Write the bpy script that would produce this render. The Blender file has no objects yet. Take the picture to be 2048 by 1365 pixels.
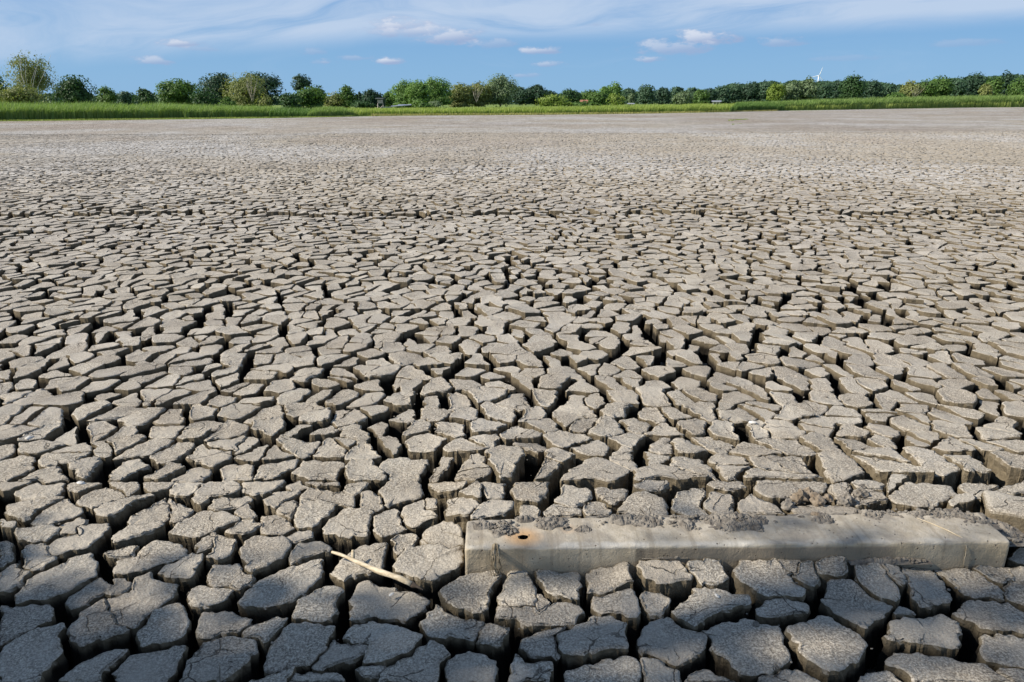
import bpy, math, random
import numpy as np
from mathutils import Matrix, Vector
C = bpy.context
S = C.scene
col = S.collection
R = math.radians
rng = np.random.default_rng(11)
random.seed(11)

# ------------------------------------------------------------------ camera
FPX = 1479.0                      # focal length in pixels of the 2048 px wide photograph
CAMH = 1.70
PITCH = math.atan((682.5 - 203.5) / FPX)
ROLL = R(0.14)
fw = Vector((0, math.cos(PITCH), -math.sin(PITCH)))
r0 = Vector((1, 0, 0)); u0 = r0.cross(fw)
rt = (r0 * math.cos(ROLL) - u0 * math.sin(ROLL)).normalized()
up = (u0 * math.cos(ROLL) + r0 * math.sin(ROLL)).normalized()
cam_d = bpy.data.cameras.new('camera'); cam = bpy.data.objects.new('camera', cam_d); col.objects.link(cam)
m = Matrix((rt, up, -fw)).transposed().to_4x4(); m.translation = (0, 0, CAMH)
cam.matrix_world = m
cam_d.sensor_width = 36; cam_d.lens = 36 * FPX / 2048
cam_d.clip_start = 0.05; cam_d.clip_end = 20000
S.camera = cam

# ------------------------------------------------------------------ light
SUN_EL = R(38); SUN_BACK = R(10)          # the sun stands to the left and a little behind the camera
to_sun = Vector((-math.cos(SUN_BACK) * math.cos(SUN_EL), -math.sin(SUN_BACK) * math.cos(SUN_EL), math.sin(SUN_EL)))
sd = bpy.data.lights.new('sun', 'SUN'); so = bpy.data.objects.new('sun', sd); col.objects.link(so)
sd.energy = 5.0; sd.angle = R(0.53); sd.color = (1.0, 0.945, 0.86)
so.rotation_euler = to_sun.to_track_quat('Z', 'Y').to_euler()
so.location = (-20, -10, 30)
S.view_settings.view_transform = 'Standard'; S.view_settings.look = 'None'
S.view_settings.exposure = 0.60; S.view_settings.gamma = 1.0; S.view_settings.use_curve_mapping = False
SKY_STRENGTH = 0.05


def ray(px, py):
    d = rt * ((px - 1024) / FPX) + up * ((682.5 - py) / FPX) + fw
    return d


def azel(px, py):
    d = ray(px, py)
    return math.atan2(d.x, d.y), math.atan2(d.z, math.hypot(d.x, d.y))


class NT:
    """small helper to write node trees"""
    def __init__(self, tree): self.t = tree; self.n = tree.nodes; self.l = tree.links
    def add(self, typ, **kw):
        nd = self.n.new(typ)
        for k, v in kw.items(): setattr(nd, k, v)
        return nd
    def put(self, nd, key, v):
        if v is None: return
        if isinstance(v, bpy.types.NodeSocket): self.l.new(v, nd.inputs[key])
        else: nd.inputs[key].default_value = v
    def math(self, op, a, b=None, c=None, clamp=False):
        nd = self.add('ShaderNodeMath', operation=op); nd.use_clamp = clamp
        self.put(nd, 0, a); self.put(nd, 1, b); self.put(nd, 2, c)
        return nd.outputs[0]
    def vec(self, op, a, b=None):
        nd = self.add('ShaderNodeVectorMath', operation=op)
        self.put(nd, 0, a)
        if op == 'SCALE': self.put(nd, 'Scale', b)
        else: self.put(nd, 1, b)
        return nd.outputs[1] if op in ('LENGTH', 'DISTANCE', 'DOT_PRODUCT') else nd.outputs[0]
    def xyz(self, x, y, z=0.0):
        nd = self.add('ShaderNodeCombineXYZ')
        self.put(nd, 0, x); self.put(nd, 1, y); self.put(nd, 2, z)
        return nd.outputs[0]
    def noise(self, v, scale, detail=3.0, rough=0.5, dist=0.0):
        nd = self.add('ShaderNodeTexNoise')
        self.put(nd, 'Vector', v); self.put(nd, 'Scale', scale); self.put(nd, 'Detail', detail)
        self.put(nd, 'Roughness', rough); self.put(nd, 'Distortion', dist)
        return nd.outputs['Fac']
    def noisec(self, v, scale, detail=3.0):
        nd = self.add('ShaderNodeTexNoise')
        self.put(nd, 'Vector', v); self.put(nd, 'Scale', scale); self.put(nd, 'Detail', detail)
        return nd.outputs['Color']
    def smooth(self, v, a, b, o0=0.0, o1=1.0):
        nd = self.add('ShaderNodeMapRange', interpolation_type='SMOOTHSTEP')
        self.put(nd, 0, v); self.put(nd, 1, a); self.put(nd, 2, b); self.put(nd, 3, o0); self.put(nd, 4, o1)
        return nd.outputs[0]
    def mix(self, f, a, b, mode='MIX'):
        nd = self.add('ShaderNodeMix', data_type='RGBA', blend_type=mode)
        self.put(nd, 0, f)
        for i, v in ((6, a), (7, b)):
            if isinstance(v, tuple) and len(v) == 3: v = v + (1,)
            self.put(nd, i, v)
        return nd.outputs[2]


def build_world():
    w = bpy.data.worlds.new('World'); S.world = w; w.use_nodes = True
    w.node_tree.nodes.clear()
    N = NT(w.node_tree)
    sky = N.add('ShaderNodeTexSky', sky_type='NISHITA')
    sky.sun_disc = False; sky.sun_elevation = SUN_EL
    sky.sun_rotation = math.atan2(to_sun.x, to_sun.y)
    sky.altitude = 50; sky.air_density = 1.0; sky.dust_density = 0.35; sky.ozone_density = 2.6
    tc = N.add('ShaderNodeTexCoord')
    sep = N.add('ShaderNodeSeparateXYZ'); N.l.new(tc.outputs['Generated'], sep.inputs[0])
    az = N.math('ARCTAN2', sep.outputs[0], sep.outputs[1])
    hor = N.math('SQRT', N.math('ADD', N.math('MULTIPLY', sep.outputs[0], sep.outputs[0]),
                                N.math('MULTIPLY', sep.outputs[1], sep.outputs[1])))
    el = N.math('ARCTAN2', sep.outputs[2], hor)
    p = N.xyz(az, el)
    # thin high cirrus: streaky veils rising slowly to the right, over the whole sky
    tilt = N.math('SUBTRACT', el, N.math('MULTIPLY', az, 0.08))
    sv = N.xyz(N.math('MULTIPLY', az, 1.0), N.math('MULTIPLY', tilt, 5.0))
    warp = N.noise(sv, 1.6, 3.0)
    sv2 = N.xyz(N.math('MULTIPLY', az, 1.4), N.math('ADD', N.math('MULTIPLY', tilt, 9.0), N.math('MULTIPLY', warp, 2.2)))
    streak = N.noise(sv2, 2.2, 8.0, 0.62, 0.3)
    # centre line of the long bank of cirrus (rises from left to middle, then runs level)
    a0, e0 = azel(60, 98); a1, e1 = azel(760, 50); a2, e2 = azel(2040, 8)
    t1 = N.math('MULTIPLY_ADD', N.math('SUBTRACT', az, a0), (e1 - e0) / (a1 - a0), e0)
    t2 = N.math('MULTIPLY_ADD', N.math('SUBTRACT', az, a1), (e2 - e1) / (a2 - a1), e1)
    line = N.math('MINIMUM', t1, N.math('MAXIMUM', t2, e1))
    dd = N.math('SUBTRACT', el, line)
    low = N.smooth(dd, -0.026, 0.004)
    upp = N.smooth(dd, 0.012, 0.06, 1.0, 0.62)
    upr = N.smooth(az, -0.32, 0.0)
    upp = N.math('MAXIMUM', upp, N.math('MULTIPLY', upr, 0.85))
    bank = N.math('MULTIPLY', low, upp)
    ci = N.math('MULTIPLY', N.smooth(streak, 0.22, 0.60), bank)
    ci = N.math('ADD', ci, N.math('MULTIPLY', N.smooth(streak, 0.52, 0.8), 0.25), clamp=True)
    fade_up = N.smooth(el, 0.35, 0.8, 1.0, 0.5)
    ci = N.math('MULTIPLY', ci, N.math('MULTIPLY', fade_up, 0.92))
    # clear air: deep blue above, paler towards the horizon, the same all round
    elp = N.math('MAXIMUM', el, 0.0)
    grad = N.mix(N.smooth(elp, 0.0, 0.22), (3.3, 6.4, 10.2), (1.5, 4.1, 9.2))
    grad = N.mix(N.smooth(elp, 0.2, 1.2), grad, (0.9, 2.1, 5.2))
    base = N.mix(0.88, sky.outputs[0], grad)
    c = N.mix(ci, base, (6.9, 8.5, 10.9))
    # small fair-weather clouds
    cl = [(800, 55, 50, 13, 1.0), (845, 66, 85, 11, .75), (905, 76, 55, 15, .9), (985, 90, 40, 9, .5), (358, 89, 34, 7, .95),
          (410, 99, 40, 5, .35), (308, 124, 38, 8, .75), (648, 125, 20, 5, .75), (628, 105, 24, 6, .4), (775, 124, 27, 6, 1.0),
          (715, 117, 38, 4, .45), (1080, 103, 38, 7, .9), (1098, 130, 26, 5, .7), (1050, 152, 22, 4, .5), (1400, 80, 58, 14, 1.0),
          (1345, 98, 70, 14, .75), (1300, 120, 24, 6, .8), (1566, 85, 46, 9, .6), (1185, 50, 16, 4, .4), (1925, 88, 60, 7, .35),
          (1700, 118, 60, 5, .25)]
    nv = N.xyz(N.math('MULTIPLY', az, 1.0), N.math('MULTIPLY', el, 2.2))
    wn = N.add('ShaderNodeTexNoise'); N.put(wn, 'Vector', nv); N.put(wn, 'Scale', 42.0); N.put(wn, 'Detail', 5.0); N.put(wn, 'Roughness', 0.6)
    fine = wn.outputs['Fac']
    best = None; light = None
    for (x, y, rx, ry, st) in cl:
        a, e = azel(x, y)
        a_r = abs(azel(x + rx, y)[0] - a) * 1.55; e_r = abs(azel(x, y - ry)[1] - e) * 1.9
        dx = N.math('MULTIPLY', N.math('SUBTRACT', az, a), 1 / a_r)
        dy0 = N.math('MULTIPLY', N.math('SUBTRACT', el, e), 1 / e_r)
        # flatter below than above
        dy = N.math('MAXIMUM', dy0, N.math('MULTIPLY', dy0, -1.7))
        q = N.math('SUBTRACT', 1.0, N.math('SQRT', N.math('ADD', N.math('MULTIPLY', dx, dx), N.math('MULTIPLY', dy, dy))))
        v = N.math('MULTIPLY', N.smooth(N.math('MULTIPLY_ADD', N.math('SUBTRACT', fine, 0.5), 2.6, q), -0.02, 0.75), st)
        v = N.math('MULTIPLY', v, N.smooth(q, -0.25, 0.2))
        lit = N.math('MULTIPLY', v, N.smooth(N.math('SUBTRACT', dy0, N.math('MULTIPLY', dx, 0.35)), -0.35, 0.55))
        best = v if best is None else N.math('MAXIMUM', best, v)
        light = lit if light is None else N.math('MAXIMUM', light, lit)
    ccol = N.mix(light, (4.5, 5.8, 8.7), (9.2, 9.9, 11.4))
    c = N.mix(N.math('MULTIPLY', best, 0.9), c, ccol)
    bg = N.add('ShaderNodeBackground'); N.l.new(c, bg.inputs[0]); bg.inputs[1].default_value = SKY_STRENGTH
    out = N.add('ShaderNodeOutputWorld'); N.l.new(bg.outputs[0], out.inputs[0])
    w.cycles.sampling_method = 'MANUAL'; w.cycles.sample_map_resolution = 512


build_world()

# ------------------------------------------------------------------ helpers


def tag(o, label=None, cat=None, group=None, kind=None):
    if label: o['label'] = label
    if cat: o['category'] = cat
    if group: o['group'] = group
    if kind: o['kind'] = kind
    return o


def mesh_np(name, V, Q=None, T=None, smooth=False):
    me = bpy.data.meshes.new(name)
    V = np.asarray(V, dtype=np.float32)
    parts = []; starts = []; totals = []; off = 0
    if Q is not None and len(Q):
        Q = np.asarray(Q, dtype=np.int32); parts.append(Q.ravel()); starts.append(np.arange(len(Q)) * 4 + off)
        totals.append(np.full(len(Q), 4)); off += len(Q) * 4
    if T is not None and len(T):
        T = np.asarray(T, dtype=np.int32); parts.append(T.ravel()); starts.append(np.arange(len(T)) * 3 + off)
        totals.append(np.full(len(T), 3)); off += len(T) * 3
    loops = np.concatenate(parts); starts = np.concatenate(starts).astype(np.int32)
    me.vertices.add(len(V)); me.vertices.foreach_set('co', V.ravel())
    me.loops.add(len(loops)); me.loops.foreach_set('vertex_index', loops)
    me.polygons.add(len(starts)); me.polygons.foreach_set('loop_start', starts)
    me.update(calc_edges=True)
    me.validate()
    fl = np.full(len(me.polygons), smooth, dtype=bool) if isinstance(smooth, bool) else np.asarray(smooth)
    if len(fl) == len(me.polygons): me.polygons.foreach_set('use_smooth', fl)
    return me


def obj(name, me, mat, parent=None, loc=None):
    o = bpy.data.objects.new(name, me); col.objects.link(o)
    if mat is not None: me.materials.append(mat)
    if parent is not None: o.parent = parent
    if loc is not None: o.location = loc
    return o


def empty(name, loc=(0, 0, 0), rz=0.0):
    o = bpy.data.objects.new(name, None); col.objects.link(o)
    o.location = loc; o.rotation_euler = (0, 0, rz); o.empty_display_size = 0.2
    return o


def _h(ix, iy, seed):
    n = (ix.astype(np.int64) * 374761393 + iy.astype(np.int64) * 668265263 + seed * 2246822519) & 0xffffffff
    n = ((n ^ (n >> 13)) * 1274126177) & 0xffffffff
    n = n ^ (n >> 16)
    return (n & 0xffffff) / float(0xffffff)


def vnoise(x, y, seed=0):
    x = np.asarray(x, float); y = np.asarray(y, float)
    ix = np.floor(x); iy = np.floor(y); fx = x - ix; fy = y - iy
    fx = fx * fx * (3 - 2 * fx); fy = fy * fy * (3 - 2 * fy)
    ix = ix.astype(np.int64); iy = iy.astype(np.int64)
    a = _h(ix, iy, seed); b = _h(ix + 1, iy, seed); c = _h(ix, iy + 1, seed); d = _h(ix + 1, iy + 1, seed)
    return (a * (1 - fx) + b * fx) * (1 - fy) + (c * (1 - fx) + d * fx) * fy - 0.5      # -0.5..0.5


def fbm(x, y, seed=0, oct=3):
    s = 0; a = 1.0
    for k in range(oct):
        s = s + a * vnoise(np.asarray(x) * 2 ** k, np.asarray(y) * 2 ** k, seed + k * 7); a *= 0.5
    return s


def sstep(x, a, b):
    t = np.clip((np.asarray(x, float) - a) / (b - a), 0, 1)
    return t * t * (3 - 2 * t)


# terrain height of the mud's top surface
BEAM_Y = 2.44
def hgt(x, y):
    x = np.asarray(x, float); y = np.asarray(y, float)
    ln = 11.75 + 0.07 * np.sin(x * 0.9)
    h = 0.048 * sstep(y, ln - 0.05, ln + 0.05) * (1 - sstep(y, 12.5, 19))
    inx = sstep(x, -0.45, -0.15)
    h = h + 0.075 * inx * sstep(y, BEAM_Y + 0.08, BEAM_Y + 0.2) * (1 - sstep(y, 2.9, 3.8))
    h = h + 0.045 * sstep(x, 0.30, 0.55) * (1 - sstep(x, 1.35, 1.6)) * sstep(y, 2.15, BEAM_Y)  * (1 - sstep(y, BEAM_Y, BEAM_Y + 0.1))
    far = sstep(y, 5, 30)
    h = h + far * 0.05 * fbm(x * 0.12, y * 0.12, 77, 2) + 0.012 * fbm(x * 0.7, y * 0.7, 78, 2)
    return h


def ground_at(px, py, z=None):
    """point of the ground seen at a pixel of the photograph"""
    d = ray(px, py); zz = 0.0 if z is None else z
    for k in range(5 if z is None else 1):
        t = (zz - CAMH) / d.z
        X, Y = d.x * t, d.y * t
        if z is None: zz = 0.5 * zz + 0.5 * float(hgt(X, Y))
    return X, Y


def at_dist(px, dist, py=None):
    """point in the direction of column px at horizontal distance dist; z from row py"""
    d = ray(px, 204.0 if py is None else py)
    k = dist / math.hypot(d.x, d.y)
    return Vector((d.x * k, d.y * k, CAMH + d.z * k))


# ------------------------------------------------------------------ materials
BLK_END = 44.0        # separate blocks are built as far as this


def new_mat(name):
    mt = bpy.data.materials.new(name); mt.use_nodes = True
    mt.node_tree.nodes.clear()
    N = NT(mt.node_tree)
    b = N.add('ShaderNodeBsdfPrincipled'); o = N.add('ShaderNodeOutputMaterial')
    N.l.new(b.outputs[0], o.inputs[0])
    b.inputs['Specular IOR Level'].default_value = 0.2
    return mt, N, b, o


def mud_material(name='dried_mud', near=True):
    mt, N, b, o = new_mat(name)
    g = N.add('ShaderNodeNewGeometry'); P = g.outputs['Position']
    sn = N.add('ShaderNodeSeparateXYZ'); N.l.new(g.outputs['True Normal'], sn.inputs[0])
    sp = N.add('ShaderNodeSeparateXYZ'); N.l.new(P, sp.inputs[0])
    top = N.smooth(sn.outputs[2], 0.35, 0.8)
    flat = N.xyz(sp.outputs[0], sp.outputs[1])
    # broad tone of the crust: beige, greyer and pinker sheets, pale salty sheets further out
    stain = N.noise(N.vec('ADD', flat, (5, 3, 0)), 0.9, 4.0, 0.65)
    big = N.noise(flat, 0.06, 4.0, 0.6)
    salt = N.noise(N.vec('ADD', flat, (31, 7, 0)), 0.085, 5.0, 0.62, 0.6)
    med = N.noise(flat, 2.2, 4.0, 0.6)
    spk = N.noise(P, 135.0 if near else 30.0, 4.0, 0.75)
    grain = N.noise(P, 75.0, 4.0, 0.7)
    c = N.mix(N.smooth(big, 0.35, 0.65), (0.465, 0.415, 0.335), (0.46, 0.42, 0.365))
    c = N.mix(N.math('MULTIPLY', N.smooth(salt, 0.42, 0.62), N.smooth(sp.outputs[1], 8, 30, 0.15, 0.8)), c, (0.57, 0.555, 0.53))
    c = N.mix(N.math('MULTIPLY', N.smooth(salt, 0.48, 0.30), N.smooth(sp.outputs[1], 14, 40, 0.0, 0.5)), c, (0.46, 0.40, 0.36))
    oi = N.add('ShaderNodeObjectInfo')
    tone = N.math('FRACT', N.math('ADD', oi.outputs['Random'], N.math('MULTIPLY', g.outputs['Random Per Island'], 7.31)))
    c = N.mix(N.math('MULTIPLY', tone, 0.8), c, N.mix(1.0, c, (0.80, 0.79, 0.785), 'MULTIPLY'))
    c = N.mix(N.smooth(stain, 0.52, 0.72, 0.0, 0.5), c, N.mix(1.0, c, (0.72, 0.70, 0.68), 'MULTIPLY'))
    c = N.mix(N.smooth(stain, 0.45, 0.28, 0.0, 0.6), c, N.mix(1.0, c, (1.10, 1.10, 1.12), 'MULTIPLY'))
    c = N.mix(N.smooth(med, 0.3, 0.75), c, N.mix(1.0, c, (0.82, 0.8, 0.78), 'MULTIPLY'))
    c0 = c
    c = N.mix(N.smooth(spk, 0.36, 0.70), N.mix(1.0, c, (0.40, 0.38, 0.36), 'MULTIPLY'), N.mix(1.0, c, (1.46, 1.46, 1.44), 'MULTIPLY'))
    c = N.mix(N.smooth(N.noise(flat, 3.1, 3.0, 0.6), 0.34, 0.6, 0.35, 1.0), c0, c)
    # inner mud on the flanks of the cracks: browner, streaked, darkened to stand for shade
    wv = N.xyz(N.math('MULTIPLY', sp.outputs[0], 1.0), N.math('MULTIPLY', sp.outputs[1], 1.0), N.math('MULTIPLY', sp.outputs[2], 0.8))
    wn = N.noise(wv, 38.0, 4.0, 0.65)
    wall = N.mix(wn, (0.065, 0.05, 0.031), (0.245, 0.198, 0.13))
    if near: wall = N.mix(N.smooth(sp.outputs[2], -0.012, -0.06), wall, (0.02, 0.017, 0.013))     # crack shade painted in, darker with depth
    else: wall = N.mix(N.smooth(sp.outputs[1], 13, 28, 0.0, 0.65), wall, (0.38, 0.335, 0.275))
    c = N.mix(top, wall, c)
    bumpH = N.math('ADD', N.math('MULTIPLY', grain, 0.006 if near else 0.004), N.math('MULTIPLY', spk, 0.007 if near else 0.006))
    if not near:
        # beyond the separate blocks the cracks are only a fine dark net
        dv = N.vec('ADD', flat, N.vec('SCALE', N.noisec(flat, 4.0, 3.0), 0.15))
        vo = N.add('ShaderNodeTexVoronoi', feature='DISTANCE_TO_EDGE'); N.put(vo, 'Vector', dv); N.put(vo, 'Scale', 3.7)
        ck = N.math('MULTIPLY', N.smooth(vo.outputs['Distance'], 0.09, 0.0), N.smooth(sp.outputs[1], BLK_END - 3, BLK_END + 1))
        c = N.mix(N.math('MULTIPLY', ck, 0.8), c, (0.10, 0.08, 0.055))
        bumpH = N.math('SUBTRACT', bumpH, N.math('MULTIPLY', ck, 0.03))
        bumpH = N.math('ADD', bumpH, N.math('MULTIPLY', N.noise(flat, 1.5, 3.0), 0.05))
        beyond = N.smooth(sp.outputs[1], BLK_END - 2, BLK_END + 2)
        c = N.mix(N.math('MULTIPLY', beyond, N.smooth(N.noise(flat, 0.8, 6.0, 0.75), 0.42, 0.62)), c, N.mix(1.0, c, (0.76, 0.75, 0.74), 'MULTIPLY'))
        c = N.mix(N.math('MULTIPLY', beyond, N.smooth(N.noise(N.vec('ADD', flat, (9, 2, 0)), 0.045, 3.0, 0.6), 0.45, 0.6)), c, N.mix(1.0, c, (0.90, 0.88, 0.87), 'MULTIPLY'))
    if near:
        # hairline cracks in the crust
        dv = N.vec('ADD', flat, N.vec('SCALE', N.noisec(flat, 9.0, 4.0), 0.11))
        vo = N.add('ShaderNodeTexVoronoi', feature='DISTANCE_TO_EDGE'); N.put(vo, 'Vector', dv); N.put(vo, 'Scale', 5.0)
        gate = N.smooth(N.noise(flat, 4.3, 2.0), 0.52, 0.60)
        wid = N.math('MULTIPLY', gate, 0.016)
        ck = N.math('SUBTRACT', 1.0, N.smooth(vo.outputs['Distance'], 0.0, N.math('ADD', wid, 0.0005)))
        ck = N.math('MULTIPLY', ck, N.math('MULTIPLY', gate, top))
        c = N.mix(N.math('MULTIPLY', ck, 0.75), c, (0.06, 0.048, 0.035))
        bumpH = N.math('SUBTRACT', bumpH, N.math('MULTIPLY', ck, 0.012))
        lump = N.noise(P, 22.0, 3.0, 0.6)
        bumpH = N.math('ADD', bumpH, N.math('MULTIPLY', lump, 0.012))
    bp = N.add('ShaderNodeBump'); bp.inputs['Strength'].default_value = 0.85; bp.inputs['Distance'].default_value = 1.0
    N.l.new(bumpH, bp.inputs['Height']); N.l.new(bp.outputs[0], b.inputs['Normal'])
    N.l.new(c, b.inputs['Base Color']); b.inputs['Roughness'].default_value = 0.95
    b.inputs['Specular IOR Level'].default_value = 0.08
    return mt


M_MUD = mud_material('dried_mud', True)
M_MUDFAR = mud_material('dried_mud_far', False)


def simple_mat(name, c1, c2, scale=6.0, rough=0.85, bump=0.0, bscale=40.0, spec=0.2, world=True, stretch=(1, 1, 1)):
    mt, N, b, o = new_mat(name)
    if world: v = N.add('ShaderNodeNewGeometry').outputs['Position']
    else: v = N.add('ShaderNodeTexCoord').outputs['Object']
    v = N.vec('MULTIPLY', v, stretch)
    n = N.noise(v, scale, 5.0, 0.6)
    N.l.new(N.mix(N.smooth(n, 0.3, 0.7), c1, c2), b.inputs['Base Color'])
    b.inputs['Roughness'].default_value = rough; b.inputs['Specular IOR Level'].default_value = spec
    if bump:
        bp = N.add('ShaderNodeBump'); bp.inputs['Strength'].default_value = 0.8; bp.inputs['Distance'].default_value = bump
        N.l.new(N.noise(v, bscale, 5.0, 0.65), bp.inputs['Height']); N.l.new(bp.outputs[0], b.inputs['Normal'])
    return mt


def leaf_mat(name, c1, c2, trans=0.35, stiff=0.0):
    mt, N, b, o = new_mat(name)
    g = N.add('ShaderNodeNewGeometry')
    n = N.noise(g.outputs['Position'], 0.6, 3.0, 0.6)
    f = N.math('ADD', N.math('MULTIPLY', g.outputs['Random Per Island'], 0.6), N.math('MULTIPLY', n, 0.4))
    c = N.mix(f, c1, c2)
    N.l.new(c, b.inputs['Base Color']); b.inputs['Roughness'].default_value = 0.6
    b.inputs['Specular IOR Level'].default_value = 0.25
    tr = N.add('ShaderNodeBsdfTranslucent'); N.l.new(N.mix(1.0, c, (1.15, 1.25, 0.6), 'MULTIPLY'), tr.inputs[0])
    mx = N.add('ShaderNodeMixShader'); mx.inputs[0].default_value = trans
    N.l.new(b.outputs[0], mx.inputs[1]); N.l.new(tr.outputs[0], mx.inputs[2]); N.l.new(mx.outputs[0], o.inputs[0])
    return mt


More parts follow.
